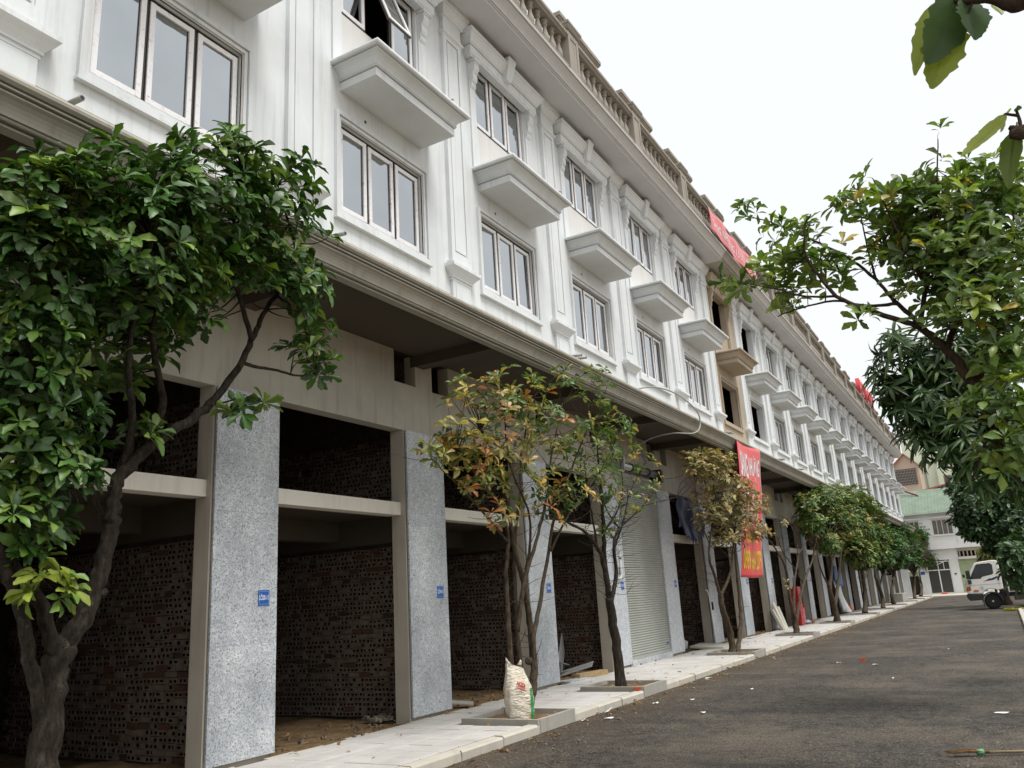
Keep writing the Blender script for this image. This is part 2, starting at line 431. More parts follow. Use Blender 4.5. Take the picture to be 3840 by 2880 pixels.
g=MB(); g.quad((-400,-300,-.06),(400,-300,-.06),(400,600,-.06),(-400,600,-.06)); struct(g.build('ground',MAT['soil']))
def sheet(name, x0,x1,y0,y1,z,mat,amp=0.0,nx=2,ny=2,freq=.8):
    m=MB(); xs=np.linspace(x0,x1,nx); ys=np.linspace(y0,y1,ny)
    ph=rng.uniform(0,6.28,8)
    def h(x,y):
        return amp*(math.sin(x*freq+ph[0])*math.sin(y*freq*1.3+ph[1])+.6*math.sin(x*freq*2.7+y*freq*.9+ph[2])+.4*math.sin(y*freq*4.1-x*freq*3.3+ph[3])+.25*math.sin(x*freq*8+ph[4])*math.sin(y*freq*9+ph[5])) if amp else 0
    m.v=[(x,y,z+h(x,y)) for y in ys for x in xs]
    for j in range(ny-1):
        for i in range(nx-1):
            a=j*nx+i; m.f.append((a,a+1,a+nx+1,a+nx)); m.m.append(0); m.sm.append(True)
    return m.build(name,mat)
struct(sheet('road',-6.12,9.0,-12,87.6,0,MAT['asphalt'],.006,60,300,1.1))
struct(sheet('dirt_floor',-20,-8.27,Y0+W*K0,YEND,.09,MAT['soil'],.022,48,360,1.7))

# kerb
kerb=MB().box(-6.27,-6.125,-8,88,-.05,.06).build('kerb',MAT['kerb']); struct(kerb)
km=[]
for q in range(4):
    j=[random.uniform(-.006,.006) for _ in range(8)]
    m=MB().prism_y([(-.085,0),(.07+j[0],0),(.07+j[1],.10),(.05,.128+j[2]),(-.085,.13)],-.488,.488)
    km.append(m.mesh('kerb_stone',MAT['kerb']))
tree_ys=[3.75,11.55,15.65,23.6,31.6,39.9,48.6,55.7,63.4,71.5,78.4,86.2]
y=-7.5; i=0
while y<88:
    o=add('kerb_stone',km[i%4],kerb,(-6.18+random.uniform(-.006,.006),y,.002+random.uniform(-.006,.006))); o.rotation_euler.z=random.uniform(-.006,.006)
    y+=1.0; i+=1

# pavement of square pavers
base=MB().box(-8.30,-6.272,-8,88,-.05,.108).build('pavement',MAT['joint']); struct(base)
pv=[MB().loft_free(-.192,.192,-.192,.192,[(0,0),(0,.018),(-.006,.024)]).mesh('paver',MAT['paver']) for _ in range(2)]
rest=MB(); cnt=0
rows=[]
for r in range(int(96/.4)):
    yy=-7.8+r*.4
    for c in range(5):
        xx=-8.08+c*.4
        if any(abs(yy-t)<.68 and xx>-7.62 for t in tree_ys): continue
        rows.append((xx,yy,random.uniform(-.003,.003),random.uniform(-.012,.012)))
rows.sort(key=lambda r:abs(r[1]-14.2))
for xx,yy,dz,t in rows:
    if cnt<300:
        o=add('paver',pv[0],base,(xx,yy,.110+dz)); o.rotation_euler=(t*.5,t*.4,0); cnt+=1
    else:
        rest.loft_free(yy-.192,yy+.192,xx-.192,xx+.192,[(0,.11),(0,.128+dz),(-.006,.134+dz)])
stuff(rest.build('paver_field',MAT['paver'],base))
# ragged cement edge between pavers and dirt
ed=MB()
for i in range(190):
    yy=-7+i*.5; ed.prism_y([(-8.47+random.uniform(-.05,.03),.05),(-8.30,.05),(-8.30,.112+random.uniform(-.01,.008)),(-8.40+random.uniform(-.04,.02),.118+random.uniform(-.01,.01))],yy,yy+.5)
struct(ed.build('pavement_edge',MAT['kerb']))

# far side: pavement before the end building, right pavement with kerb
struct(MB().box(-30,14,87.8,100,-.05,.10).build('far_pavement',MAT['kerb']))
struct(MB().box(.27,9.0,-8,48.5,-.05,.09).build('right_pavement',MAT['planter']))
rk=MB().box(.262,.40,-8,48.5,-.05,.085).build('right_kerb',MAT['kerb']); struct(rk)
for i in range(56):
    o=add('kerb_stone',km[i%4],rk,(.33,-7.5+i,.0)); o.rotation_euler.z=math.pi+random.uniform(-.004,.004)

# ------------------------------------------------------------------ the terrace of shophouses
XW=-7.55            # upper wall face
XG=-8.416           # granite face
C=1.9               # window axis inside a house
E_lo=(C-1.03,C+1.03,7.64,9.12)
E_up=(C-1.0,C+1.0,11.18,12.62)

def wall_with_hole(m, x0,x1, ya,yb, za,zb, holes):
    """wall between ya..yb, za..zb leaving rectangular holes (y0,y1,z0,z1) sorted bottom to top, one per row"""
    z=za
    for (h0,h1,z0,z1) in holes:
        if z0>z: m.box(x0,x1,ya,yb,z,z0)
        m.box(x0,x1,ya,h0,z0,z1); m.box(x0,x1,h1,yb,z0,z1); z=z1
    if zb>z: m.box(x0,x1,ya,yb,z,zb)

def part_meshes(paint, low, soff):
    P={}
    m=MB(); wall_with_hole(m,XW-.24,XW,.0,4.0,7.16,13.22,[E_lo,(E_up[0],E_up[1],10.0,E_up[3])]); P['upper_wall']=m.mesh('upper_wall',paint)
    m=MB(); m.box(XW-.24,XW+.004,0,4,6.46,7.158); P['bare_band']=m.mesh('bare_band',low)
    # panel below the upper window
    P['spandrel_panel']=MB().box(XW-.2,XW-.06,E_up[0]+.002,E_up[1]-.002,10.0,E_up[2]-.002).mesh('spandrel_panel',MAT['spandrel'] if paint is MAT['white'] else paint)
    # pilaster with raised panel frame
    m=MB(); h=.30; x=XW+.055
    m.box(XW,x,-h,h,7.78,12.90)
    for (a,b,c,d) in ((-h,-h+.10,7.78,12.9),(h-.10,h,7.78,12.9),(-h+.1,h-.1,7.78,7.98),(-h+.1,h-.1,12.45,12.9)): m.box(x,x+.025,a,b,c,d)
    m.box(x,x+.018,-h+.135,h-.135,8.02,12.41)
    P['pilaster']=m.mesh('pilaster',paint)
    m=MB(); m.loft_wall(-.33,.33,XW,XW+.085,[(-.02,7.42),(-.02,7.47),(.0,7.47),(.0,7.50),(.02,7.53),(.06,7.58),(.10,7.62),(.115,7.64),(.115,7.70),(.04,7.70),(.04,7.775),(.0,7.79)])
    m.box(XW,XW+.06,-.29,.29,6.5,7.418); m.box(XW+.06,XW+.072,-.2,.2,6.6,7.36)
    P['pilaster_base']=m.mesh('pilaster_base',paint)
    m=MB(); m.loft_wall(-.30,.30,XW,XW+.082,[(0,12.52),(.03,12.55),(.045,12.55),(.045,12.60),(.005,12.61),(.005,12.90),(.02,12.92),(.05,12.93),(.06,12.99),(.10,13.05),(.13,13.08),(.13,13.13),(.15,13.14),(.15,13.215)])
    P['pilaster_capital']=m.mesh('pilaster_capital',paint)
    # architrave of the lower window
    y0,y1,z0,z1=E_lo; m=MB()
    for (w0,w1,t) in ((.022,.075,.026),(.085,.15,.055)):
        m.box(XW,XW+t,y0-w1,y0-w0,z0-w1,z1+w1); m.box(XW,XW+t,y1+w0,y1+w1,z0-w1,z1+w1)
        m.box(XW,XW+t+.001,y0-w0,y1+w0,z1+w0,z1+w1); m.box(XW,XW+t+.001,y0-w0,y1+w0,z0-w1,z0-w0)
    m.box(XW,XW+.075,y0-.17,y1+.17,z0-.19,z0-.151)
    P['inner_bead']=MB().box(XW-.02,XW+.004,y0-.085,y0,z0-.085,z1+.085).box(XW-.02,XW+.004,y1,y1+.085,z0-.085,z1+.085).box(XW-.02,XW+.005,y0,y1,z1,z1+.085).box(XW-.02,XW+.005,y0,y1,z0-.085,z0).mesh('inner_bead',MAT['trim'])
    P['architrave']=m.mesh('architrave',paint)
    # ledge below the upper window
    cyma=[(0,9.66),(0,9.79),(-.02,9.795),(-.02,9.81),(.022,9.812),(.022,9.83),(.035,9.832),(.035,9.845),(.02,9.85),(.03,9.87),(.045,9.90),(.075,9.94),(.115,9.975),(.155,9.99),(.155,10.00),(.13,10.004),(.13,10.018),(.195,10.02),(.212,10.035),(.218,10.06),(.208,10.09),(.17,10.105)]
    m=MB().loft_wall(C-1.05,C+1.05,XW,-6.83,cyma); P['window_ledge']=m.mesh('window_ledge',paint)
    # hood over the upper window
    hp=[(0,12.53),(.03,12.53),(.03,12.57),(.045,12.575),(.06,12.62),(.06,12.75),(.035,12.755),(.035,12.772),(.08,12.775),(.08,12.80),(.10,12.81),(.12,12.86),(.16,12.91),(.19,12.935),(.19,12.96),(.21,12.965),(.21,13.04)]
    m=MB().loft_wall(C-1.32,C+1.32,XW,XW+.12,hp); P['window_hood']=m.mesh('window_hood',paint)
    m=MB(); k0=12.64; m.v=[]
    a=[(XW+.15,C-.10,k0),(XW+.27,C-.10,k0),(XW+.27,C+.10,k0),(XW+.15,C+.10,k0),(XW+.15,C-.15,13.13),(XW+.40,C-.15,13.13),(XW+.40,C+.15,13.13),(XW+.15,C+.15,13.13)]
    m.v=a
    for q in ((0,3,2,1),(4,5,6,7),(0,1,5,4),(1,2,6,5),(2,3,7,6),(3,0,4,7)): m.f.append(q); m.m.append(0); m.sm.append(False)
    P['keystone']=m.mesh('keystone',paint)
    for sgn,nm in ((-1,'l'),(1,'r')):
        yc=C+sgn*1.14; m=MB()
        pr=[(XW,12.53),(XW+.17,12.53),(XW+.17,12.44),(XW+.15,12.43),(XW+.165,12.38),(XW+.16,12.31),(XW+.125,12.25),(XW+.10,12.22),(XW+.115,12.17),(XW+.115,12.10),(XW+.09,12.05),(XW+.06,12.03),(XW+.075,11.99),(XW+.07,11.94),(XW+.045,11.90),(XW,11.88)]
        m.prism_y(pr,yc-.085,yc+.085)
        m.prism_y([(XW,12.53),(XW+.19,12.53),(XW+.19,12.47),(XW,12.47)],yc-.11,yc+.11)
        P['console_'+nm]=m.mesh('console',paint)
        m=MB().box(XW,XW+.035,yc-.10,yc+.10,10.105,12.5); P['jamb_'+nm]=m.mesh('jamb_strip',paint)
    # eaves cornice
    pr=[(XW-.24,13.222),(-6.74,13.222),(-6.74,13.27),(-6.705,13.275),(-6.705,13.295),(-6.735,13.297),(-6.735,13.308),(-6.685,13.31),(-6.675,13.36),(-6.64,13.42),(-6.59,13.465),(-6.54,13.49),(-6.54,13.50),(-6.58,13.502),(-6.58,13.517),(-6.51,13.52),(-6.50,13.56),(-6.515,13.60),(-6.56,13.61),(XW-.24,13.61)]
    m=MB().prism_y(pr,0,4); 
    P['eaves_cornice']=m.mesh('eaves_cornice',soff)
    return P
MAT['spandrel']=plaster('cream_spandrel',(.72,.715,.695),(.50,.47,.42),.3,.3)
MAT['trim']=plaster('dirty_trim_paint',(.60,.58,.53),(.36,.32,.26),.5,.6)
MAT['eaves']=plaster('eaves_paint',(.60,.592,.585),(.34,.32,.29),.3,.5)
P_WHITE=part_meshes(MAT['white'],MAT['bare'],MAT['eaves'])
P_BEIGE=part_meshes(MAT['beige'],MAT['bare'],MAT['bare'])

# parts common to all houses
CM={}
m=MB(); m.box(-6.93,-6.66,.28,3.72,13.612,13.83); m.box(-6.96,-6.63,.28,3.72,13.83,13.87); CM['balustrade_plinth']=m.mesh('balustrade_plinth',MAT['balus'])
m=MB(); m.prism_y([(-6.94,14.62),(-6.65,14.62),(-6.65,14.66),(-6.60,14.70),(-6.60,14.77),(-6.63,14.80),(-6.96,14.80),(-6.99,14.77),(-6.99,14.70),(-6.94,14.66)],.28,3.72); CM['balustrade_rail']=m.mesh('balustrade_rail',MAT['balus'])
bp_=[(.085,0),(.085,.05),(.06,.06),(.055,.09),(.085,.16),(.098,.24),(.085,.33),(.055,.43),(.042,.52),(.045,.56),(.07,.58),(.07,.61),(.05,.62),(.055,.66),(.085,.70),(.085,.75)]
CM['baluster']=MB().lathe([(r,h*.998) for r,h in bp_],0,0,9).mesh('baluster',MAT['balus'])
m=MB(); m.box(-6.98,-6.62,-.275,.275,13.612,14.86); m.loft_free(-.29,.29,-6.995,-6.605,[(0,14.862),(.03,14.88),(.055,14.93),(.055,14.97),(.075,14.975),(.075,15.04),(.04,15.06)]); 
m.box(-6.62,-6.605,-.275,-.16,13.75,14.83); m.box(-6.62,-6.605,.16,.275,13.75,14.83); m.box(-6.62,-6.605,-.16,.16,14.68,14.83); m.box(-6.62,-6.605,-.16,.16,13.75,13.9)
CM['balustrade_post']=m.mesh('balustrade_post',MAT['balus'])
m=MB(); m.box(-7.55,-7.34,0,4,13.612,14.72); CM['parapet_wall']=m.mesh('parapet_wall',MAT['balus'])
m=MB(); m.box(-7.56,-7.32,.78,2.98,14.722,15.9); m.loft_free(.78,2.98,-7.56,-7.32,[(0,15.9),(.03,15.905),(.03,15.95),(.05,15.955),(.08,16.02),(.12,16.07),(.13,16.07),(.13,16.12),(.16,16.125),(.16,16.24),(.12,16.27)])
CM['parapet_block']=m.mesh('parapet_block',MAT['balus'])
# canopy over the pavement
pr=[(-8.5,6.25),(-6.86,6.25),(-6.86,6.045),(-6.735,6.045),(-6.725,6.06),(-6.765,6.074),(-6.765,6.084),(-6.70,6.086),(-6.69,6.097),(-6.70,6.115),(-6.675,6.12),(-6.672,6.15),(-6.662,6.19),(-6.645,6.225),(-6.615,6.255),(-6.58,6.272),(-6.58,6.29),(-6.64,6.293),(-6.64,6.303),(-6.555,6.308),(-6.553,6.325),(-6.63,6.328),(-6.63,6.34),(-6.545,6.345),(-6.515,6.37),(-6.51,6.40),(-6.525,6.43),(-6.56,6.445),(-7.78,6.455),(-8.5,6.455)]
m=MB().prism_y(pr,0,4); CM['canopy']=m.mesh('canopy',MAT['bare'])
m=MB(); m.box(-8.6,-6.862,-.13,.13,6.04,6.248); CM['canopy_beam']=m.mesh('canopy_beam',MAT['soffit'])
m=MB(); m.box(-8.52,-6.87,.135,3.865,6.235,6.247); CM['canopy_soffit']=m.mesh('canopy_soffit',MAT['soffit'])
# wall over the shop opening with two vents
m=MB(); x0,x1=-8.74,-8.50
m.box(x0,x1,0,4,4.82,5.66); m.box(x0,x1,0,.38,5.66,6.25); m.box(x0,x1,.92,3.27,5.66,6.25); m.box(x0,x1,3.88,4,5.66,6.25)
CM['fascia_wall']=m.mesh('fascia_wall',MAT['fascia'])
CM['fascia_blank']=MB().box(x0,x1,0,4,4.82,6.25).mesh('fascia_wall',MAT['fascia'])
m=MB(); m.box(x0,x1,0,4,4.82,5.66); m.box(x0,x1,0,3.27,5.66,6.25); m.box(x0,x1,3.88,4,5.66,6.25); CM['fascia_one']=m.mesh('fascia_wall',MAT['fascia'])
# pillar core and granite
m=MB(); m.box(-8.75,-8.475,-.555,.50,-.05,4.818); CM['pillar']=m.mesh('pillar',MAT['grey'])
zs=[.17,1.52,3.18,4.805]
CM['granite']=[]
for i in range(3):
    m=MB().box(-8.446,XG,-.535,.54,zs[i]+.001,zs[i+1]-.001); CM['granite'].append(m.mesh('granite_slab',MAT['granite']))
m=MB().box(-8.82,-8.56,.50,3.445,3.36,3.575); CM['mezzanine_beam']=m.mesh('mezzanine_beam',MAT['beam'])
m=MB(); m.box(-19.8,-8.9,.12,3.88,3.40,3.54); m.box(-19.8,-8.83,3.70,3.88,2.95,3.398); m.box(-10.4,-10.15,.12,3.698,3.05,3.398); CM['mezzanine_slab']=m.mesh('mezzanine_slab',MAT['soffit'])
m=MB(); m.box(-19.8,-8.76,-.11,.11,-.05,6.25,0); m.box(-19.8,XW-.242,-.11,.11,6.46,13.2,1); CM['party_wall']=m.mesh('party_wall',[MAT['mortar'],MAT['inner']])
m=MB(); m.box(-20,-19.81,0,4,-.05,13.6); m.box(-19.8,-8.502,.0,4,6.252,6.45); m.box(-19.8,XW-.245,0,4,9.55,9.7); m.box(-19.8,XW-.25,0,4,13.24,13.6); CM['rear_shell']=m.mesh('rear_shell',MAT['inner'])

# hollow bricks of the party walls, laid end-on: two open holes each
def brick_mesh(kind):
    """end-on hollow brick: smeared face with open holes; kind 0-4 differ in the holes left open, 5-6 are solid stretchers"""
    m=MB(); r=random.Random(900+kind)
    if kind>=5:
        hl,hh=(.104,.036) if kind==5 else (.103,.034); m.box(-hl,hl,-.012,.05,-hh,hh); return m
    hl,hh=.157/2,.073/2; f=-.008
    j=lambda s: r.uniform(-s,s)
    holes=[(-hl*.86+j(.008),-hl*.16+j(.008)),(hl*.16+j(.008),hl*.86+j(.008))]
    if kind==3: holes=holes[:1]
    if kind==4: holes=holes[1:]
    if kind==2: holes[1]=(hl*.2,hl*.60)
    a,b=-hh*(.50+j(.12)),hh*(.48+j(.14))
    xs=[-hl]+[q for h_ in holes for q in h_]+[hl]
    m.quad((-hl,f,-hh),(hl,f,-hh),(hl,f,a),(-hl,f,a)); m.quad((-hl,f,b),(hl,f,b),(hl,f,hh),(-hl,f,hh))
    for i in range(0,len(xs),2): m.quad((xs[i],f,a),(xs[i+1],f,a),(xs[i+1],f,b),(xs[i],f,b))
    for p,q in holes:
        d=.05
        m.quad((p,d,a),(q,d,a),(q,d,b),(p,d,b),1)
        m.quad((p,f,a),(p,d,a),(p,d,b),(p,f,b),1); m.quad((q,d,a),(q,f,a),(q,f,b),(q,d,b),1)
        m.quad((p,f,a),(q,f,a),(q,d,a),(p,d,a),1); m.quad((p,d,b),(q,d,b),(q,f,b),(p,f,b),1)
    for (p,q) in (((-hl,-hh),(hl,-hh)),((hl,-hh),(hl,hh)),((hl,hh),(-hl,hh)),((-hl,hh),(-hl,-hh))):
        m.quad((p[0],f,p[1]),(p[0],.05,p[1]),(q[0],.05,q[1]),(q[0],f,q[1]))
    return m
BM=[MAT['brick_end'],MAT['brick_hole']]
BSRC=[brick_mesh(i) for i in range(7)]
BR=[BSRC[i].mesh('brick',BM if i<5 else [MAT['brick_red'] if i==5 else MAT['brick_end']]) for i in range(7)]
def brick_layout(seed):
    r=random.Random(seed); out=[]
    for (za,zb) in ((.12,2.93),(3.62,4.8)):
        z=za+.04
        while z<zb-.03:
            x=-8.80-r.uniform(0,.10); plain=r.random()<.08
            while x>-13.2:
                t=r.random(); solid = t<(.6 if plain else .11)
                L=.215 if solid else .162
                kd=(5 if r.random()<.45 else 6) if solid else r.choice((0,0,1,1,2,3,4))
                if t>.02: out.append((x-L/2,z+r.uniform(-.005,.005),kd,r.uniform(-.006,.004)))
                x-=L+r.uniform(0,.030)
            z+=.079
    return out
def bricks_merged(lay):
    m=MB()
    for x,z,k,dy in lay:
        s=BSRC[k]; n=len(m.v)
        m.v+=[(a+x,b+dy,c+z) for a,b,c in s.v]; m.f+=[tuple(n+i for i in f) for f in s.f]
        m.m+=[(i if k<5 else (2 if k==5 else 0)) for i in s.m]; m.sm+=s.sm
    return m
lay_far=brick_layout(5)
BRICK_FAR=bricks_merged(lay_far).mesh('brickwork',BM+[MAT['brick_red']])

# windows
def sash_mesh(w,h,mat,t=.07,d=.045):
    m=MB(); g=.0
    for s in ((0,t,0,h),(w-t,w,0,h)): m.box(0,d,s[0],s[1],s[2],s[3])
    for s in ((t,w-t,0,t),(t,w-t,h-t,h)): m.box(0,d-.004,s[0],s[1],s[2],s[3])
    m.box(-.012,0,-.008,w+.008,-.008,h+.008,1)
    m2=MB(); m2.m=[]
    # hollow: drop the backing in the middle
    m=MB()
    for s in ((0,t,0,h),(w-t,w,0,h)): m.box(0,d,*s)
    for s in ((t,w-t,0,t),(t,w-t,h-t,h)): m.box(.001,d-.004,*s)
    e=.012
    for s in ((-e,0,-e,h+e),(w,w+e,-e,h+e)): m.box(-.012,d-.018,*s,1)
    for s in ((0,w,-e,0),(0,w,h,h+e)): m.box(-.012,d-.018,*s,1)
    for s in ((t,t+.012,t,h-t),(w-t-.012,w-t,t,h-t)): m.box(-.004,.02,*s,1)
    return m.mesh('sash',[mat,MAT['frame']])
def window(parent, ext, style='film', recess=.05, open_sash=None):
    y0,y1,z0,z1=ext; wn=thing_part('window',parent,(XW-recess-.05,y0,z0))
    Wd,Hd=y1-y0,z1-z0; t=.028
    key=('fr',round(Wd,3),round(Hd,3))
    if key not in CM:
        m=MB(); 
        m.box(-.03,.03,.002,t,.002,Hd-.002); m.box(-.03,.03,Wd-t,Wd-.002,.002,Hd-.002)
        m.box(-.03,.03,t,Wd-t,.002,t); m.box(-.03,.03,t,Wd-t,Hd-t,Hd-.002)
        for i in (1,2): m.box(-.03,.02,Wd*i/3-.014,Wd*i/3+.014,t,Hd-t)
        CM[key]=m.mesh('window_frame',MAT['frame'])
    wn.data=None
    add('window_frame',CM[key],wn)
    sw=Wd/3-.066; sh=Hd-.10
    mt=MAT['film'] if style=='film' else MAT['alu']
    key2=('sash',style,round(sw,3),round(sh,3))
    if key2 not in CM: CM[key2]=sash_mesh(sw,sh,mt,.07 if style=='film' else .05)
    key3=('pane',round(sw,3),round(sh,3))
    if key3 not in CM: CM[key3]=MB().box(.006,.014,.055,sw-.055,.055,sh-.055).mesh('glass_pane',MAT['glass'])
    for i in range(3):
        yy=Wd*i/3+.033; 
        if open_sash==i:
            R=Matrix.Translation((0.02,yy,.05+sh))@Matrix.Rotation(R_(-20),4,'Y')@Matrix.Translation((0,0,-sh))
        else:
            R=Matrix.Translation((0.0,yy,.05))@Matrix.Rotation(R_(random.uniform(-.9,.9)),4,'Z')@Matrix.Rotation(R_(random.uniform(-.6,.6)),4,'Y')
        for nm,kk in (('sash',key2),('glass_pane',key3)):
            o=add(nm,CM[kk],wn); o.matrix_local=R
    return wn
def thing_part(name,parent,loc):
    o=bpy.data.objects.new(name,None); col.objects.link(o); o.parent=parent; o.location=loc; o.empty_display_size=.1; return o

# number plates
plate=MB(); plate.box(0,.006,-.095,.095,-.098,.098); PLATE=plate.mesh('number_plate',MAT['blue'])
rim=MB()
for (a,b,c,d) in ((-.081,-.074,-.084,.084),(.074,.081,-.084,.084)): rim.box(.006,.0075,a,b,c,d)
for (a,b,c,d) in ((-.074,.074,-.084,-.077),(-.074,.074,.077,.084)): rim.box(.006,.0075,a,b,c,d)
RIM=rim.mesh('plate_border',flat('pale_blue_line',(.12,.36,.78),.4,.4))

NB=10
def ordinal(n): return {1:'first',2:'second',3:'third',4:'fourth',5:'fifth',6:'sixth',7:'seventh',8:'eighth',9:'ninth',10:'tenth',11:'eleventh',12:'twelfth',13:'thirteenth'}[n]
LABEL={-2:'white shophouse cut off by the left edge of the photo',
 -1:'white shophouse behind the crown of the large leafy tree at left',
 0:'white shophouse with a top-floor window sash propped open',
 1:'white shophouse behind the tree with rust and yellow leaves',
 2:'white shophouse with scrap sheets on its dirt floor, left of the roller shutter',
 3:'white shophouse with a closed grey roller shutter',
 4:'white shophouse with a dark blue tarpaulin in its mezzanine opening',
 5:'unpainted beige shophouse with empty window openings above the red banner',
 6:'white shophouse with empty black window openings right of the beige one',
 19:'white shophouse at the far end of the terrace'}
HOUSE={}
for k in range(K0,K1+1):
    lab=LABEL.get(k) or 'white shophouse, %s to the right of the beige unpainted one'%ordinal(k-5)
    t=thing('shophouse',lab,'building',(0,Y0+W*k,0),'terrace of shophouses'); HOUSE[k]=t
    P=P_BEIGE if k==5 else P_WHITE
    for nm in ('upper_wall','bare_band','spandrel_panel','architrave','inner_bead'): add(nm,P[nm],t)
    pil=P_WHITE
    add('pilaster',pil['pilaster'],t); add('pilaster_base',pil['pilaster_base'],t); add('pilaster_capital',pil['pilaster_capital'],t)
    add('window_ledge',P['window_ledge'],t)
    h=add('window_hood',P['window_hood'],t); add('keystone',P['keystone'],h)
    for s in 'lr': add('console',P['console_'+s],h); add('jamb_strip',P['jamb_'+s],t)
    add('eaves_cornice',P['eaves_cornice'],t)
    for nm in ('balustrade_plinth','balustrade_rail','balustrade_post','parapet_wall','parapet_block','canopy','canopy_beam','canopy_soffit','fascia_wall','mezzanine_beam','mezzanine_slab','rear_shell'):
        if k==3 and nm=='mezzanine_beam': continue
        src=nm
        if nm=='fascia_wall' and k<=0: src='fascia_one' if k==0 else 'fascia_blank'
        add(nm,CM[src],t)
    for i in range(NB):
        o=add('baluster',CM['baluster'],t,(-6.795,.28+3.44*(i+.5)/NB,13.87)); o.rotation_euler.z=random.uniform(0,3)
    p=add('pillar',CM['pillar'],t)
    for i in range(3):
        o=add('granite_slab',CM['granite'][i],p,(random.uniform(-.003,.003),0,0))
    pw=add('party_wall',CM['party_wall'],t)
    if k in (0,1,2):
        lay=brick_layout(20+k); lay.sort(key=lambda b:-b[0]+ (3 if b[1]>3.3 else 0)+.25*b[1])
        for b in lay[:300]:
            o=add('brick',BR[b[2]],pw,(b[0],-.166+b[3],b[1])); o.rotation_euler.y=random.uniform(-.02,.02)
        stuff(bricks_merged(lay[300:]).build('brickwork',BM+[MAT['brick_red']],pw,(0,-.166,0)))
    else:
        stuff(add('brickwork',BRICK_FAR,pw,(0,-.166,0)))
    # number plate
    if k<=14:
        pl=add('number_plate',PLATE,t,(XG+.001,.305,2.085)); add('plate_border',RIM,pl)
        tm=text_mesh('LÔ%d-11'%(20-k),.088,MAT['letter'],.0008,.54,.0016)
        o=add('lettering',tm,pl,(.0078,0,0)); o.rotation_euler=FACE_X.to_euler()
    # windows
    if k not in (5,6):
        st='film' if k<5 else 'alu'; rec=.05 if k<5 else (.08 if k<10 else .16)
        window(t,E_lo,st,rec); window(t,E_up,st,rec,open_sash=1 if k==0 else None)
    # drain stubs over the canopy
    if k in (-1,0,2,5,7,8,10,12,14):
        for dy in ((.66,) if k in (-1,0) else (.5,.75)):
            m=MB().tube([(XW-.02,dy,7.12),(XW+.26,dy,7.10)],.032,8); m.tube([(XW+.261,dy,7.10),(XW+.262,dy,7.10)],.024,8,1); m.build('drain_stub',[MAT['pipe'],MAT['black']],t)
    # vent hole in the wall beneath the ledge
    if k<8:
        m=MB().tube([(XW-.01,C-.45,9.42),(XW+.004,C-.45,9.42)],.028,8); m.build('vent_hole',MAT['black'],t)
    # waste pipe stub on the ledge
    m=MB().tube([(-6.9,C+.55,10.12),(-6.62,C+.75,10.135)],.018,6); m.build('ledge_pipe',MAT['pipe'],t)
# closing pieces at both ends of the terrace
tl=HOUSE[K1]
for nm in ('pilaster','pilaster_base','pilaster_capital'): add(nm,P_WHITE[nm],tl,(0,4,0))
add('balustrade_post',CM['balustrade_post'],tl,(0,4,0)); p=add('pillar',CM['pillar'],tl,(0,4,0))
for i in range(3): add('granite_slab',CM['granite'][i],p)
add('party_wall',CM['party_wall'],tl,(0,4,0))
m=MB().box(-20,XW-.242,4.001,4.11,-.05,13.6); m.build('end_wall',MAT['white_low'],tl)

# roller shutter of the fourth house from the left
t=HOUSE[3]; m=MB(); n=76
for i in range(n):
    z0=.33+(5.0-.33)*i/n; z1=.33+(5.0-.33)*(i+1)/n; d=(z1-z0)
    m.prism_y([(-8.52,z0),(-8.462,z0+.004),(-8.452,z0+d*.35),(-8.456,z0+d*.7),(-8.468,z1-.004),(-8.52,z1)],.52,3.43)
s=m.build('roller_shutter',MAT['shutter'],t)
MB().box(-8.53,-8.44,.52,3.43,.26,.33).build('bottom_bar',MAT['shutter'],s)
MB().box(-8.50,-8.435,.502,.53,.2,5.0).build('guide_rail',MAT['shutter'],s); MB().box(-8.50,-8.435,3.42,3.443,.2,5.0).build('guide_rail',MAT['shutter'],s)
MB().box(-8.5,-8.40,.50,3.44,-.02,.255).build('threshold',MAT['granite'],t)
m=MB().box(-8.452,-8.449,3.17,3.32,.46,.52); m.build('maker_plate',MAT['blue'],s)
rb=MB(); rb.tube([(-8.32,.55,5.21),(-8.32,3.38,5.21)],.10,14); sp=rb.build('shutter_roll',MAT['steel'],t)
m=MB()
for yy in (.6,1.35,1.9,2.6,3.3): m.tube([(-8.32,yy-.07,5.21),(-8.32,yy+.07,5.21)],.118,14)
m.build('roll_band',MAT['black'],sp)
MB().prism_x([(3.30,5.02),(3.48,4.98),(3.50,5.32),(3.34,5.36)],-8.5,-8.16).build('roll_bracket',MAT['black'],sp)
m=MB().prism_x([(.48,5.04),(.52,5.0),(.60,5.4),(.50,5.42)],-8.5,-8.14); m.build('roll_bracket',MAT['steel'],sp)
m=MB().box(-8.5,-8.43,.5,3.44,4.985,5.06); m.build('shutter_head',MAT['shutter'],t)

